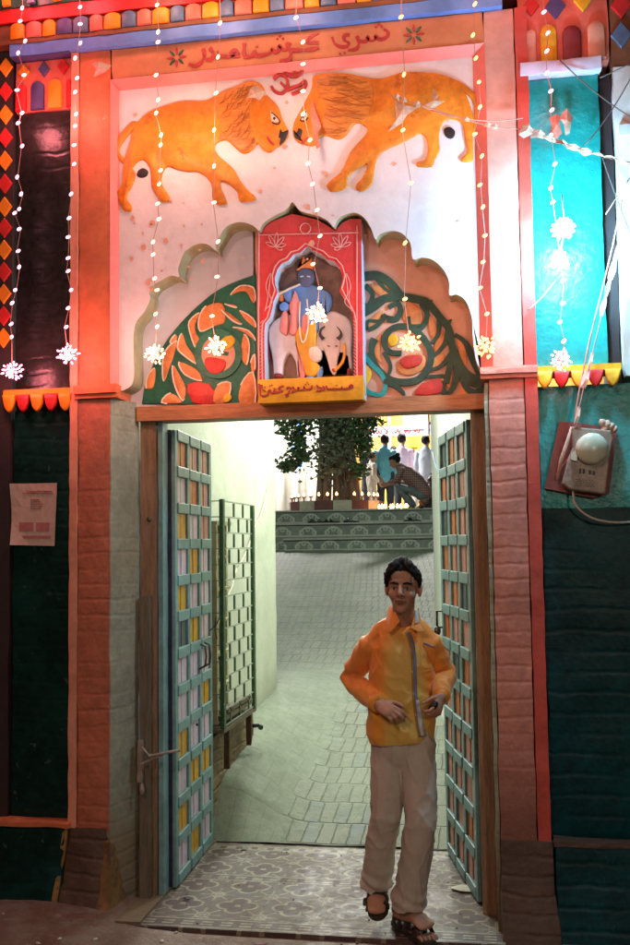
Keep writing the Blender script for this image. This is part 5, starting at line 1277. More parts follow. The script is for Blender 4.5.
lstring('warm fairy light string hanging across the mane of the left lion', [(220,23),(218,57),(216,93),(214,130),(214,166),(214,202.5),(218,241.6),(217,276.7),(212,316)], (216,346), 'bulb_warm', -.10, 219, 7, WM)
lstring('warm fairy light string hanging in front of the red shrine box', [(296,17.6),(303,42),(303,64),(303,91),(303,114),(310,140),(308,163.5),(312.5,184),(317,210),(320,236),(313,264),(320,288)], (317,314), 'bulb_warm', -.12, 300, 7, WM)
lstring('warm fairy light string ending over the right arch foliage', [(401,17),(404,74.5),(403,130),(411,183),(405,243),(405,299)], (410,343), 'bulb_amber', -.12, 402, 3.5, WM)
lstring('amber fairy light string down the right rose edge of the lion panel', [(475,4),(473,35),(476,58),(479,82),(480,107),(475,134),(482,156),(480,185),(483,207),(485,235.5),(483,262),(480,288),(487,314)], (486,347), 'bulb_amber', -.10, 474, 2.5, WM)
lstring('pink fairy light string in front of the bright teal panel', [(544,12),(548,33),(547,51),(547,73),(551,91),(552,110),(551,135),(555,164),(551,188),(553,202),(563,281),(563,303),(560,322),(564,341)], (562,360), 'bulb_pink', -.09, 543, 3, PK)
t = thing('light_cluster', 'dazzling white light cluster hanging on the teal panel', 'light cluster', tuple(P(563, 210, -.13)))
for (x, y, r) in ((565, 229, .05), (559, 260, .04)):
    c = P(x, y, -.13); b = B(); b.ell(c, .02, None, 10, 8); fl = add('light_flower', b, 'white_pl', t)
    for k in range(34):
        a = k*2.39996; zz = 1-2*(k+.5)/34; rr = math.sqrt(1-zz*zz); d = Vector((rr*math.cos(a), rr*math.sin(a), zz))
        o = bpy.data.objects.new('bulb', BM['bulb_cyan']); COL.objects.link(o); o.parent = fl; o.location = c+d*r*rb.uniform(.5, 1.1)-WL[t]; o.rotation_euler = d.to_track_quat('Z', 'Y').to_euler()
    ld = bpy.data.lights.new('bulb_glow', 'POINT'); ld.energy = 42 if r > .045 else 25; ld.color = (.34, .74, 1); ld.shadow_soft_size = .05
    lo = bpy.data.objects.new('bulb_glow', ld); COL.objects.link(lo); lo.parent = t; lo.location = c+Vector((0, -.11, 0))-WL[t]
b = B(); b.tube([P(562, 195, -.13), P(565, 229, -.13), P(559, 260, -.13)], .003, 6); add('wire', b, 'wirep', t)

# ================================================================ lamps with fixtures
def lamp(kind, loc, energy, col, size, rot=None, name='glow', parent=None, sy=None):
    ld = bpy.data.lights.new(name, kind); ld.energy = energy; ld.color = col
    if kind == 'AREA':
        ld.size = size
        if sy: ld.shape = 'RECTANGLE'; ld.size_y = sy
    else: ld.shadow_soft_size = size
    lo = bpy.data.objects.new(name, ld); COL.objects.link(lo); lo.location = loc
    if rot: lo.rotation_euler = rot
    if parent is not None: lo.parent = parent; lo.location = Vector(loc)-WL[parent]
    return lo
# fluorescent tubes high on the passage walls
for (x, y, z, s, lab) in ((-1.72, 2.4, 3.55, 1, 'fluorescent tube fixture high on the passage wall above the cage'), (-.50, 3.6, 3.7, -1, 'fluorescent tube fixture high on the slanting passage wall')):
    t = thing('tube_light', lab, 'tube light', (x, y, z)); b = B(); b.box(x-.03, x+.03, y-.62, y+.62, z+.02, z+.07); add('housing', b, 'white_pl', t)
    b = B(); b.tube([(x, y-.6, z), (x, y+.6, z)], .016, 12); add('tube', b, 'tube', t)
    lamp('AREA', (x+.05*s, y, z-.03), TUBE_W, (.90, 1, .87), .1, (0, R_(-25*s), 0), 'tube_glow', t, 1.2)
# street lamp across the lane, behind the camera
t = thing('street_lamp', 'street lamp on a steel pole across the lane', 'street lamp', (-2.6, -8.2, 0))
b = B(); b.tube([(-2.6, -8.2, 0), (-2.6, -8.2, 5.0), (-2.5, -7.9, 5.25), (-2.3, -7.5, 5.3)], .05, 10); add('pole', b, 'iron', t)
b = B(); b.limb([(-2.35, -7.6, 5.3), (-2.2, -7.2, 5.26)], [(.09, .05), (.12, .05)]); add('lamp_head', b, 'white_pl', t)
lamp('POINT', (-2.2, -7.2, 5.1), STREET_W*4.2, (1, .66, .50), .15, None, 'lamp_glow', t)
# unseen lamp added across the lane for front light on the man
t = thing('front_fill_lamp', 'added front fill lamp across the lane at the camera side', 'fill lamp', (1.8, -6.5, 0))
b = B(); b.tube([(1.8, -6.5, 0), (1.8, -6.5, 2.6)], .03, 8); add('pole', b, 'iron', t); b = B(); b.limb([(1.3, -6.45, 2.62), (1.8, -6.45, 2.62)], [.03, .03]); add('tube', b, 'tube', t)  # pole and tube made for the added fill lamp
lamp('POINT', (1.5, -6.3, 2.5), STREET_W*2.0, (1, .84, .68), .2, None, 'lamp_glow', t)
# courtyard floodlights
for (x, y, z, e) in ((-5.2, 17.2, 6.2, COURT_W), (-1.4, 18.2, 6.3, COURT_W)):
    t = thing('courtyard_or_added_lamp', 'white floodlight over the courtyard, %s of the tree' % ('left' if x < -3 else 'right'), 'floodlight', (x, y, z)); b = B(); b.box(x-.2, x+.2, y-.1, y+.1, z+.1, z+.2); add('housing', b, 'iron', t)
    b = B(); b.tube([(x, y, z+.2), (x, y, z+1.5)], .015, 6); add('hanger', b, 'iron', t)
    lamp('POINT', (x, y, z), e, (1, .97, .93), .3, None, 'flood_glow', t)
t = thing('courtyard_or_added_lamp', 'added greenish white lamp on a wire, lighting the ramp', 'floodlight', (-2.0, 8.6, 5.2)); b = B(); b.limb([(-2.0, 8.6, 5.3), (-2.0, 8.6, 5.45)], [.12, .06]); add('housing', b, 'iron', t)  # unseen lamp and wire added to brighten the ramp
b = B(); b.tube(sag((-9, 8.6, 6.1), (5, 8.6, 6.1), .64, 20), .008, 6); add('wire', b, 'wire', t)  # wire made for the added ramp lamp
lamp('POINT', (-2.0, 8.6, 5.1), 330, (.82, 1, .84), .2, None, 'flood_glow', t)  # light of the added ramp lamp

rg_ = random.Random(77); bchip = B()
for k in range(46):
    x, z = (rg_.uniform(-1.74, -.08), rg_.uniform(3.0, 3.95)) if k > 14 else (rg_.uniform(-1.74, -1.35), rg_.uniform(2.95, 3.35))
    s = rg_.uniform(.004, .016); n = 7
    bchip.prism([(x+s*rg_.uniform(.6, 1.3)*math.cos(i*6.283/n), z+s*rg_.uniform(.5, 1.2)*math.sin(i*6.283/n)) for i in range(n)], .0455, .049, back=False)
add('paint_chips', bchip, 'tymp_s', G, kind='stuff')

# ================================================================ people
def rotm(axis, deg): return Matrix.Rotation(R_(deg), 3, axis)
def hand(b, wr, f, n, thumb_side, size=1.0, curl=1.0, spread=1.0, r=1.0):
    """palm and five fingers. f: finger direction, n: the way the palm faces"""
    f = Vector(f).normalized(); n = Vector(n); n = (n-f*n.dot(f)).normalized(); s = f.cross(n)*thumb_side
    wr = Vector(wr); k = size
    b.limb([wr-f*.012*k, wr+f*.03*k, wr+f*.082*k], [(.024*k, .019*k), (.036*k, .016*k), (.038*k, .013*k)], side=s, n=14)
    bends = [(22, 40, 28), (26, 44, 30), (30, 46, 32), (34, 48, 34)]; L = [(.040, .025, .020), (.044, .028, .021), (.040, .026, .020), (.031, .020, .018)]
    for i in range(4):
        off = (.027-.018*i)*k; base = wr+f*(.084-.004*abs(i-1))*k+s*off
        d = (f+s*(.10-.07*i)*spread).normalized(); ax = d.cross(n).normalized(); p = base; pts = [p-f*.01*k, p]; a = 0
        for j in range(3):
            a += bends[i][j]*curl; dd = Matrix.Rotation(R_(a), 3, ax)@d; p = p+dd*L[i][j]*k; pts.append(p)
        b.limb(pts, [.0088*k*r, .0092*k*r, .0086*k*r, .0078*k*r, .0066*k*r], side=s, n=10)
    base = wr+f*.022*k+s*.026*k; d = (f*.75+s*.62+n*.35).normalized(); ax = d.cross(n).normalized()
    p1 = base+d*.040*k; d2 = (Matrix.Rotation(R_(-14*curl), 3, s)@(f*.9+s*.2+n*.35)).normalized(); p2 = p1+d2*.030*k; p3 = p2+(d2+n*.3-s*.15).normalized()*.024*k
    b.limb([base, p1, p2, p3], [.0125*k, .0108*k, .0095*k, .0078*k], side=n, n=10)
def headparts(b, hc, HM, s=1.0):
    """skull, jaw, brow, nose, ears. local: x right in picture, -y towards viewer, z up"""
    T = lambda x, y, z: hc+HM@Vector((x, y, z))*s
    E_ = lambda c, r, rot=None: b.ell(T(*c), tuple(q*s for q in r), (HM@(rot or Matrix.Identity(3))), 20, 14)
    E_((0, .012, .035), (.072, .092, .082)); E_((0, -.022, -.005), (.060, .066, .082)); E_((0, -.040, -.052), (.043, .046, .048))
    E_((0, -.066, -.083), (.021, .020, .018)); E_((.034, -.058, -.020), (.024, .026, .024)); E_((-.034, -.058, -.020), (.024, .026, .024))
    E_((0, -.083, .034), (.046, .012, .014)); E_((0, -.072, .055), (.048, .018, .03))
    b.limb([T(0, -.088, .024), T(0, -.100, .002), T(0, -.112, -.017)], [.0075*s, .0095*s, .0115*s], side=HM@Vector((1, 0, 0)), n=12)
    for q in (-1, 1):
        b.ell(T(.011*q, -.098, -.022), (.0085*s, .010*s, .0075*s), HM, 10, 8)
        b.ell(T(.074*q, .006, .0), (.0085*s, .018*s, .030*s), HM@rotm('Z', 18*q)@rotm('Y', 8*q), 12, 10)
    E_((0, -.086, -.050), (.022, .014, .012)); return T
def face(T, HM, parent, s=1.0, lipm='lip'):
    for q in (-1, 1):
        b = B(); b.ell(T(.0285*q, -.0815, .006), (.0135*s, .0085*s, .0075*s), HM, 14, 10); add('eye', b, 'eyeball', parent)
        b = B(); b.ell(T(.0285*q+.0005, -.0885, .006), (.0052*s, .0025*s, .0060*s), HM, 12, 8); add('iris', b, 'ink', parent)
        b = B(); b.limb([T(.014*q, -.088, .0085), T(.0285*q, -.0915, .0135), T(.043*q, -.083, .0085)], [.0028*s, .0040*s, .0028*s], n=8); add('eyelid', b, 'lip', parent)
        b = B(); b.limb([T(.012*q, -.0935, .026), T(.028*q, -.0945, .0315), T(.048*q, -.080, .026)], [(.0035*s, .0030*s), (.0045*s, .0035*s), (.0025*s, .002*s)], side=HM@Vector((0, 0, 1)), n=8); add('eyebrow', b, 'hair', parent)
    b = B(); b.limb([T(-.022, -.088, -.0505), T(-.008, -.0985, -.0465), T(0, -.0985, -.048), T(.008, -.0985, -.0465), T(.022, -.088, -.0505)], [.0022*s, .0042*s, .0040*s, .0042*s, .0022*s], n=8)
    b.limb([T(-.019, -.088, -.052), T(0, -.0985, -.0575), T(.019, -.088, -.052)], [.0022*s, .0055*s, .0022*s], n=8); add('lips', b, lipm, parent)
M['eyeball'] = mat('eyeball', (.42, .38, .34), .3, .05, bstr=0)

def walking_man():
    t = thing('person', 'young man in a yellow shirt painted with orange light and beige trousers striding out of the gate', 'person', (-.42, 0, 0))
    hc = P(403.5, 590, -.20); HM = rotm('Z', -3)@rotm('Y', 2)@rotm('X', -3); 
    neck0, neck1 = P(403.5, 606, -.14), P(403, 628, -.09)
    chest = P(401, 655, -.08); belly = P(401, 705, -.08); pelv = P(404, 742, -.05)
    RS, LS = P(369, 646, -.06), P(432, 644, -.08)
    RE, LE = P(351, 679, .05), P(444, 676, .0)
    RW, LW = P(379, 705, -.20), P(441, 697, -.20)
    RH, LH = P(389, 750, -.04), P(417, 750, -.06)
    RK, LK = P(386, 815, -.10), P(421, 822, -.13)
    RA, LA = P(376, 884, .04), P(408, 905, -.06)
    RT_, LT_ = P(377, 911, -.10), P(427, 926, -.17)
    b = B()
    T = headparts(b, hc, HM)
    b.limb([neck1+Vector((0, .01, -.03)), neck1, neck0, hc+Vector((0, .02, -.02))], [(.062, .055), (.052, .054), (.049, .052), (.05, .055)], n=18)
    b.limb([pelv, belly, chest, neck1+Vector((0, .02, -.08))], [(.125, .075), (.105, .065), (.12, .07), (.08, .05)], n=18)
    for S, E_, W in ((RS, RE, RW), (LS, LE, LW)): b.limb([chest+(S-chest)*.4+Vector((0, .02, .02)), S, E_, W], [.045, .042, .035, .024], n=12)
    fr = (P(392, 712, -.255)-RW); hand(b, RW, fr, Vector((-.1, .75, -.35)), 1, .92, 1.05)
    fl = Vector((-.12, -.55, -.45)); hand(b, LW, fl, Vector((-.75, .25, -.15)), -1, .90, 1.5)
    for H, K, A in ((RH, RK, RA), (LH, LK, LA)): b.limb([pelv, H, K, A], [.09, .08, .052, .034], n=12)
    # feet
    hr = RA+Vector((0, .05, -.02)); b.limb([RA, RA+(RT_-RA)*.25+Vector((0, .02, 0)), RA+(RT_-RA)*.65, RT_], [(.034, .038), (.034, .036), (.044, .026), (.040, .014)], n=14)
    hl = P(398, 915, .0); b.limb([LA, hl+Vector((0, 0, .01)), LA+(LT_-LA)*.5+Vector((0, 0, -.01)), LT_], [(.034, .036), (.034, .034), (.044, .026), (.042, .014)], n=14)
    body = add('body', shift(bake(b, .0042, 3, None, 'body'), WL[t]), 'skin', t)
    face(T, HM, body)
    for q in range(5):     # toes of the front foot
        d = (LT_-LA); d.z = 0; d.normalize(); sd = Vector((d.y, -d.x, 0)); c = LT_+d*.02+sd*(-.034+.017*q)-d*.006*abs(q-1)+Vector((0, 0, .0)); c.z = .030
        b = B(); b.limb([c-d*.03, c, c+d*.008-Vector((0, 0, .006))], [.009, .0088, .007], n=8); add('toe', b, 'skin', body)
    # hair
    b = B(); rn = random.Random(2)
    b.ell(T(0, .026, .046), (.0775, .088, .080), HM, 22, 16); b.ell(T(-.004, -.020, .084), (.066, .062, .042), HM, 20, 14)
    for q in (-1, 1):
        b.limb([T(.010*q, -.050, .125), T(.040*q, -.082, .105), T(.062*q, -.070, .072)], [.020, .017, .012], n=10)
        b.limb([T(.020*q, -.080, .108), T(.045*q, -.088, .082), T(.066*q, -.062, .050)], [.012, .013, .010], n=10)
        b.limb([T(.070*q, -.045, .070), T(.0755*q, -.022, .030), T(.073*q, -.014, .012)], [.012, .009, .005], n=8)
    def hfn(c, n):
        l = HM.transposed()@(c-hc); k = noise.noise(Vector((math.atan2(l.x, l.z-.03)*14, l.y*9, 1)))*.004+noise.noise(Vector((math.atan2(l.x, l.z-.03)*34, l.y*16, 5)))*.0022
        return c+n*k
    add('hair', shift(bake(b, .0038, 2, hfn, 'hair'), WL[t]), 'hair', t)
    # shirt: loose, slightly open collar, hem below the waist
    sh_ = B(); up = Vector((0, 0, 1))
    hem = P(401, 736, -.07)
    hem = P(401, 728, -.07)
    sh_.limb([hem-up*.03, P(401, 704, -.075), P(401, 672, -.075), P(402, 648, -.075), P(402.5, 637, -.085)], [(.150, .105), (.142, .106), (.147, .108), (.142, .098), (.110, .078)], n=28)
    sh_.limb([neck1+Vector((0, .01, -.02)), neck1+Vector((0, .012, .012))], [(.072, .066), (.058, .058)], n=20)
    for S, E_, W, sg in ((RS, RE, RW, -1), (LS, LE, LW, 1)):
        sh_.limb([chest.lerp(S, .45)+up*.035, S, S.lerp(E_, .55), E_, E_.lerp(W, .5), W-(W-E_).normalized()*.030], [.054, .053, .055, .051, .045, .037], n=16)
        sh_.limb([neck1+Vector((.03*sg, .018, .022)), neck1.lerp(S, .5)+up*.034, S+up*.002], [.042, .044, .044], n=14)
    def sfold(c, n):
        l = c-WL[t]; k = 0
        k += .0065*noise.noise(Vector((l.x*7, l.y*7, l.z*4)))*1.4
        rg = 1-abs(noise.noise(Vector(((l.x-l.z*.5)*9+3, l.y*9, (l.z+l.x*.9)*4.5))))*2.2; k += .0055*max(0, rg)**3
        rg = 1-abs(noise.noise(Vector(((l.x+l.z*.7)*15, l.y*12+7, (l.z-l.x*.5)*8))))*2.4; k += .0035*max(0, rg)**3
        k += .0045*noise.noise(Vector(((l.x+l.z*.8)*14, l.y*8, (l.z-l.x*.6)*5)))*1.6
        for S, E_, W in ((RS, RE, RW), (LS, LE, LW)):
            d = (c-E_).length
            if d < .17: k += .0065*math.sin((c-S).length*95+noise.noise(c*9)*4)*max(0, 1-d/.17)
        z = c.z
        hemf = max(0, 1-abs(z-hem.z)/.13); k += .0025*math.sin(math.atan2(l.y, l.x+.03)*7+z*10)*hemf
        k += .005*math.sin((l.x*.8+l.z)*60+noise.noise(c*6)*5)*max(0, 1-abs(z-1.0)/.13)*.6
        q = c+n*k; lim = hem.z-.058+.010*math.sin((q.x-hem.x)*11); q.z = max(q.z, lim) if abs(q.z-lim) < .12 else q.z
        return q
    sme = bake(sh_, .0058, 5, sfold, 'shirt')
    bvh = BVHTree.FromPolygons([v.co.copy() for v in sme.vertices], [tuple(p.vertices) for p in sme.polygons])
    m, tt, bs = newmat('yellow shirt cloth with painted orange light'); v = coords(tt); x, y, z = xyz(tt, v)
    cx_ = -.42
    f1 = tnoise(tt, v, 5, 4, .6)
    # yellow cloth with the orange light on shoulders, sleeves and cuffs painted in
    lit_front = ss(z+(x+.03).abs()*.75 - f1*.12 - x*.25, 1.33, 1.20)
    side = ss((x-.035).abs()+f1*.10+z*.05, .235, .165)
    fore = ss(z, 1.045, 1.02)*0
    c = mix(tt, lit_front*side, (.76, .25, .03), (.66, .42, .09))
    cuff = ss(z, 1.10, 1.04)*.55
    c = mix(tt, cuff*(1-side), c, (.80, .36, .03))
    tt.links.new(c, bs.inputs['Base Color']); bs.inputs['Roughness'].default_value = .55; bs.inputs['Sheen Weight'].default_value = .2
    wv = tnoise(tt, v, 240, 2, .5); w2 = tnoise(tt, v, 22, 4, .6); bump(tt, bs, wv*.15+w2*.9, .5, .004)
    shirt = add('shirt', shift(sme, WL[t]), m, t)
    def on(px_, py_, out=.003):
        o_ = CAM; d = ray(px_, py_).normalized(); h = bvh.ray_cast(o_, d)
        return (h[0]-d*out) if h[0] else None
    def ribbon(name, pts, w0, m_, out=.0035, par=shirt, thick=.0015):
        b = B(); L = []
        for i, (a, c_) in enumerate(pts):
            w_ = w0 if isinstance(w0, (int, float)) else w0[i]; l, r = on(a-w_/2, c_, out), on(a+w_/2, c_, out); mm = on(a, c_, out+.0015)
            if l and r and mm: L.append((l, mm, r))
        for tr in L: b.v += list(tr)
        for i in range(len(L)-1):
            for k in (0, 1): o_ = i*3+k; b.f.append([o_, o_+1, o_+4, o_+3]); b.m.append(0); b.smooth.append(True)
        o_ = add(name, b, m_, par); md = o_.modifiers.new('t', 'SOLIDIFY'); md.thickness = thick; return o_
    pl_ = cr([(409, 632), (413, 645), (415, 665), (415.5, 690), (417, 708), (419, 722), (422, 737)], 5, False)
    ribbon('placket', pl_, 3.4, 'slate_cloth'); ribbon('placket_edge', [(a-2.9, c_) for a, c_ in pl_], 1.3, 'seam_cloth', .003)
    ribbon('placket_lining', cr([(417.5, 700), (419, 712), (421, 724), (424, 736)], 5, False), [3+.18*i for i in range(16)], 'lining_cloth', .006)
    for a, c_ in ((410.5, 650), (412, 672), (413, 694), (415.5, 715)):
        q = on(a, c_, .004)
        if q: b = B(); b.ell(q, (.0045, .002, .0045), None, 10, 6); add('button', b, 'white_pl', shirt)
    ribbon('pocket_trim', [(424+i*1.1, 643.5+i*.42) for i in range(11)], 1, 'slate_cloth') if False else None
    b = B(); q = [on(423.5+i*1.1, 643+i*.42, .004) for i in range(11)]; b.tube([p for p in q if p], .004, 6); add('pocket_trim', b, 'slate_cloth', shirt)
    for l in ([(421, 644), (421, 668), (427, 671), (434, 668), (434.5, 650)],):
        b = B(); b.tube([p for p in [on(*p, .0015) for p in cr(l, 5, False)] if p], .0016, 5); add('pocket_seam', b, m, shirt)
    # collar leaves
    def collar(pts, name='collar', mm=None, cen=None):
        b = B(); n = len(pts); c_ = sum(pts, Vector())/n+Vector((0, -.006, 0)); b._add(list(pts)+[c_], [(i, (i+1) % n, n) for i in range(n)], 0, True)
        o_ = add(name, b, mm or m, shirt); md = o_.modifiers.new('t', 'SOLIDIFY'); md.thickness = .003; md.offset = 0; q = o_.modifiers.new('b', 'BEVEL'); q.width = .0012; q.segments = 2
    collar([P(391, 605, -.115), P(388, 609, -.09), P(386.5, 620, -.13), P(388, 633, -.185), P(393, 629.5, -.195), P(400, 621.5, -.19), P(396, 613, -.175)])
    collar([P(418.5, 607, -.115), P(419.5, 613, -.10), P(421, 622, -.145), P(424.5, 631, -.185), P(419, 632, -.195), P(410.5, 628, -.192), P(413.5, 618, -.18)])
    collar([P(414.5, 610, -.165), P(418.5, 611, -.150), P(419, 622, -.172), P(415, 624, -.183)], 'collar_lining', M['lining_cloth'])
    # cuffs
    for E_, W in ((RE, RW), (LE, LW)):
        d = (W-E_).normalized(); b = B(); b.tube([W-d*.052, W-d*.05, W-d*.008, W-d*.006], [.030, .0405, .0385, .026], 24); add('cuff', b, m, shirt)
    # trousers
    tr_ = B()
    tr_.limb([P(402, 727, -.06), P(403, 748, -.055)], [(.138, .095), (.142, .105)], n=26)
    tr_.limb([RH+Vector((0, 0, .03)), RH.lerp(RK, .4), RK, RK.lerp(RA, .55), RA+Vector((0, 0, -.01))], [(.082, .092), (.078, .086), (.066, .072), (.064, .068), (.068, .078)], n=20)
    tr_.limb([LH+Vector((0, 0, .03)), LH.lerp(LK, .4), LK, LK.lerp(LA, .55), LA+Vector((0, 0, .0))], [(.082, .092), (.078, .086), (.066, .072), (.070, .076), (.076, .088)], n=20)
    def tfold(c, n):
        l = c-WL[t]; k = .005*noise.noise(Vector((l.x*8, l.y*8, l.z*2.2)))*1.5
        rg = 1-abs(noise.noise(Vector(((l.x+l.z*.25)*13, l.y*12, (l.z-l.x*.6)*4.2+3))))*2.4; k += .0065*max(0, rg)**3
        rg = 1-abs(noise.noise(Vector(((l.x-l.z*.5)*18+9, l.y*14, (l.z+l.x*.8)*7))))*2.4; k += .0035*max(0, rg)**3
        for A in (RA, LA):
            if (c-A).length < .2: k += .0045*math.sin(c.z*95+l.x*40+noise.noise(c*8)*4)*max(0, 1-abs(c.z-A.z-.03)/.08)
        q = c+n*k
        for A, dz in ((RA, .004), (LA, .012)):
            if (Vector((q.x, q.y))-Vector((A.x, A.y))).length < .11 and q.z < A.z+.1: q.z = max(q.z, A.z+dz+.25*(q.y-A.y)+.006*math.sin(q.x*60))
        return q
    tme = bake(tr_, .0062, 5, tfold, 'trousers'); add('trousers', shift(tme, WL[t]), 'cloth_t', t)
    # sandals
    def sandal(heel, toe, upv, lab=None):
        d = (toe-heel).normalized(); u = Vector(upv); u = (u-d*u.dot(d)).normalized(); s = d.cross(u)
        b = B(); L = (toe-heel).length; prof = [(-.02, .030), (.02, .037), (.3*L, .036), (.55*L, .042), (.8*L, .049), (L, .044), (L+.028, .026), (L+.038, .008)]
        n = len(prof); ring = [heel+d*a+s*w_ for a, w_ in prof]+[heel+d*a-s*w_ for a, w_ in reversed(prof)]
        K = len(ring); b._add([p-u*.022 for p in ring]+[p for p in ring], [tuple(range(K)), tuple(range(2*K-1, K-1, -1))]+[(i, (i+1) % K, K+(i+1) % K, K+i) for i in range(K)])
        o_ = add('sandal', b, 'sole', t); md = o_.modifiers.new('b', 'BEVEL'); md.width = .005; md.segments = 2
        for a, w_, h, r in ((.86*L, .050, .034, .022), (.58*L, .047, .054, .030), (.30*L, .042, .070, .014), (.10*L, .040, .078, .016)):
            b = B(); b.limb([heel+d*a+s*w_, heel+d*a+s*w_*.75+u*h*.8, heel+d*a+u*h, heel+d*a-s*w_*.75+u*h*.8, heel+d*a-s*w_], [(r, .005)]*5, side=d, n=10); add('strap', b, 'leather', o_)
        b = B(); b.limb([heel+d*.2*L+s*.036+u*.03, heel-d*.018+s*.02+u*.045, heel-d*.018-s*.02+u*.045, heel+d*.2*L-s*.036+u*.03], [(.014, .004)]*4, side=u, n=8); b.limb([heel+d*.62*L+s*.05+u*.02, heel+d*.80*L+s*.052+u*.015], [(.012, .006)]*2, n=8); add('heel_strap', b, 'leather', o_)
        return o_
    lh = Vector((hl.x, hl.y+.01, .026)); lt = Vector((LT_.x, LT_.y, .026)); sandal(lh, lt, (0, 0, 1))
    rh_ = RA+Vector((0, .055, -.025)); rt = RT_+Vector((0, .022, -.01)); sandal(rh_, rt, (0, -1, .45))
    # small phone in the left hand
    q = LW+Vector((-.035, -.055, -.03)); b = B(); b.ell(q, (.022, .012, .034), rotm('Y', 35), 12, 8)
    return t
M['slate_cloth'] = mat('slate cloth trim', (.17, .18, .26), .7, .15); M['seam_cloth'] = mat('ochre seam', (.40, .20, .03), .7, .1); M['lining_cloth'] = mat('white lining cloth', (.60, .58, .55), .75, .1)
walking_man()
b = B(); q = P(433, 707, -.27); b.ell(q, (.016, .011, .030), rotm('Y', 40), 12, 8); add('mobile_phone', b, 'shoe', None, tuple(q), 'small dark phone held in the walking man\'s hand by the right door', 'phone')

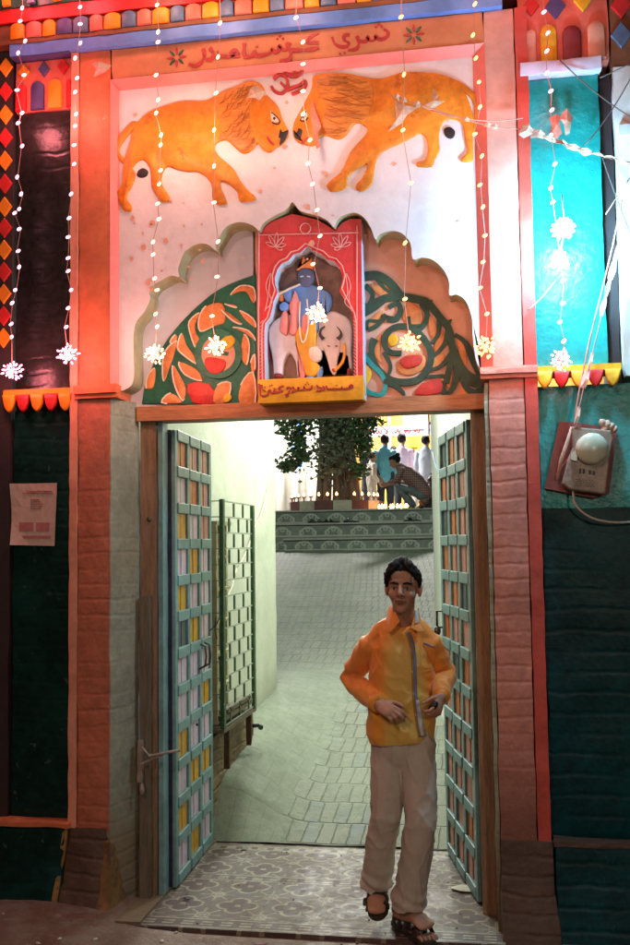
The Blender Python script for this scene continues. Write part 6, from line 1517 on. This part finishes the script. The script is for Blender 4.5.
def far_person(lab, x, y, z0, h, rot, shirt_m, trouser_m, pose='stand', hairm='hair', kurta=False, child=False):
    t = thing('person', lab, 'person', (x, y, z0)); s = h/1.65; Mz = Matrix.Rotation(R_(rot), 3, 'Z')
    W_ = lambda a, b_, c: Vector((x, y, z0))+Mz@Vector((a*s, b_*s, c*s))
    if pose == 'stand':
        J = dict(head=(0, -.02, 1.53), nk=(0, 0, 1.37), ch=(0, 0, 1.2), pv=(0, 0, .88), RS=(-.17, 0, 1.32), LS=(.17, 0, 1.32), RE=(-.21, .02, 1.05), LE=(.21, .02, 1.05), RW=(-.2, -.12, .85), LW=(.2, -.12, .85), RH=(-.09, 0, .86), LH=(.09, 0, .86), RK=(-.09, -.02, .47), LK=(.1, -.02, .47), RA=(-.09, .02, .08), LA=(.1, .02, .08))
    else:   # squatting, bent forward, facing -x
        J = dict(head=(-.38, 0, .98), nk=(-.30, 0, .90), ch=(-.15, 0, .74), pv=(.16, 0, .33), RS=(-.24, -.18, .82), LS=(-.24, .17, .82), RE=(-.34, -.20, .60), LE=(-.34, .2, .60), RW=(-.52, -.08, .56), LW=(-.52, .06, .56), RH=(.14, -.11, .30), LH=(.14, .11, .30), RK=(-.36, -.16, .50), LK=(-.30, .15, .52), RA=(-.06, -.15, .08), LA=(-.04, .14, .08))
    J = {k: W_(*v) for k, v in J.items()}
    s0 = s; HM = Mz if pose == 'stand' else Mz@rotm('Z', 90*-1)@rotm('X', 25)
    b = B(); T = headparts(b, J['head'], HM, s*1.12)
    b.limb([J['ch'], J['nk'], J['head']], [.07*s, .055*s, .05*s], n=12); b.limb([J['pv'], J['ch']], [(.12*s, .08*s), (.13*s, .09*s)], side=Mz@Vector((1, 0, 0)) if pose == 'stand' else (0, 1, 0), n=14)
    for a in 'RL':
        b.limb([J['ch'], J[a+'S'], J[a+'E'], J[a+'W']], [.06*s, .045*s, .035*s, .025*s], n=10)
        hand(b, J[a+'W'], (J[a+'W']-J[a+'E']), (0, 1, -.2), 1 if a == 'R' else -1, s, .6, 1, 1.25)
        b.limb([J['pv'], J[a+'H'], J[a+'K'], J[a+'A']], [.08*s, .075*s, .05*s, .035*s], n=10)
        ft = J[a+'A']+ (Mz@Vector((0, -.15, -.05)) if pose == 'stand' else Vector((-.16, 0, -.05)))*s; b.limb([J[a+'A']+Vector((0, 0, -.04)), ft], [(.035*s, .035*s), (.042*s, .02*s)], n=10)
    body = add('body', shift(bake(b, .011, 2, None, 'body'), WL[t]), 'skin2', t)
    b = B(); b.ell(T(0, .035, .045), (.092*s, .10*s, .10*s), HM); b.ell(T(0, -.02, .09), (.075*s, .072*s, .05*s), HM)
    if pose != 'stand': b.ell(T(.0, .10, .10), (.045, .045, .04), HM)
    add('hair', b, 'hair', t)
    b = B()
    if pose == 'stand':
        low = (.55 if kurta else .80)
        b.limb([W_(0, 0, low), W_(0, 0, .95), J['ch'], W_(0, 0, 1.36), W_(0, 0, 1.42)], [(.19*s, .14*s) if kurta else (.165*s, .12*s), (.165*s, .12*s), (.175*s, .12*s), (.125*s, .09*s), (.06*s, .06*s)], side=Mz@Vector((1, 0, 0)), n=20)
    else:
        b.limb([W_(.2, 0, .36), W_(.05, 0, .58), J['ch'], W_(-.27, 0, .86)], [(.18, .14), (.175, .14), (.19, .15), (.10, .09)], side=(0, 1, 0), n=20)
    for a in 'RL': b.limb([J['ch'].lerp(J[a+'S'], .6), J[a+'S'], J[a+'E'], J[a+'E'].lerp(J[a+'W'], .8)], [.07*s, .068*s, .055*s, .045*s], n=12)
    f = lambda c, n: c+n*.010*noise.noise(c*9)
    add('shirt', shift(bake(b, .012, 3, f, 'shirt'), WL[t]), shirt_m, t)
    b = B(); b.limb([J['pv']+Vector((0, 0, -.02)), J['pv']+Vector((0, 0, .06))], [(.15*s, .11*s), (.15*s, .11*s)], n=16)
    for a in 'RL': b.limb([J[a+'H'], J[a+'K'], J[a+'A']+Vector((0, 0, .03))], [.095*s, .08*s, .062*s], n=14)
    add('trousers', shift(bake(b, .013, 3, f, 'trousers'), WL[t]), trouser_m, t)
    return t
cq = P(412, 508, 13.62)
far_person('crouching person in checked shirt and grey jeans at the top of the steps', P(415, 508, 13.6).x, 13.6, 2.31, 1.5, 0, 'plaid', 'jeans', 'squat')
far_person('standing figure in long charcoal kurta left of the turquoise shirt', P(369, 500, 16.4).x, 16.4, 2.3, 1.66, 60, 'charcoal', 'charcoal', 'stand', kurta=True)
far_person('man in turquoise shirt seen from behind', P(386, 500, 16.6).x, 16.6, 2.3, 1.72, 185, 'sky_shirt', 'darktr', 'stand')
far_person('man in pale pink shirt seen from behind', P(403, 500, 17.2).x, 17.2, 2.3, 1.80, 175, 'pink_shirt', 'darktr', 'stand')
far_person('man in pale blue shirt at the right, seen from behind', P(427, 500, 16.8).x, 16.8, 2.3, 1.70, 170, 'pale_shirt', 'shoe', 'stand')
far_person('small figure in white behind the turquoise shirt', P(377.5, 500, 16.9).x, 15.9, 2.3, 1.30, 120, 'ivory', 'ivory', 'stand')
far_person('figure in pale clothes whose head shows between the pink and the pale blue shirt', P(412, 500, 18.2).x, 18.2, 2.3, 1.55, 150, 'pink_shirt', 'ivory', 'stand')
b = B()
for (a, c_, r) in ((433, 490, .16), (430, 497, .2), (436, 500, .2), (434, 480, .12), (426, 503, .14)):
    q = P(a, c_, 14.2); b.ell(q, (r, r*.8, r*.9), Euler((a, c_, 0)).to_matrix(), 12, 8)
me = bake(b, .02, 2, lambda c, n: c+n*.03*noise.noise(c*6), 'bundle'); c0 = P(432, 505, 14.2); add('dark_bundle', shift(me, c0), 'shoe', None, tuple(c0), 'dark cloth bundle at the right behind the crouching person', 'bundle')

far_person('man in dark blue shirt among the crowd, between the turquoise and the pink shirt', P(394.5, 500, 18.6).x, 18.6, 2.3, 1.66, 190, 'charcoal', 'darktr', 'stand')
far_person('figure in yellowish white at the far right of the crowd, half behind the passage wall', P(437, 500, 17.8).x, 17.8, 2.3, 1.58, 165, 'ivory', 'darktr', 'stand')
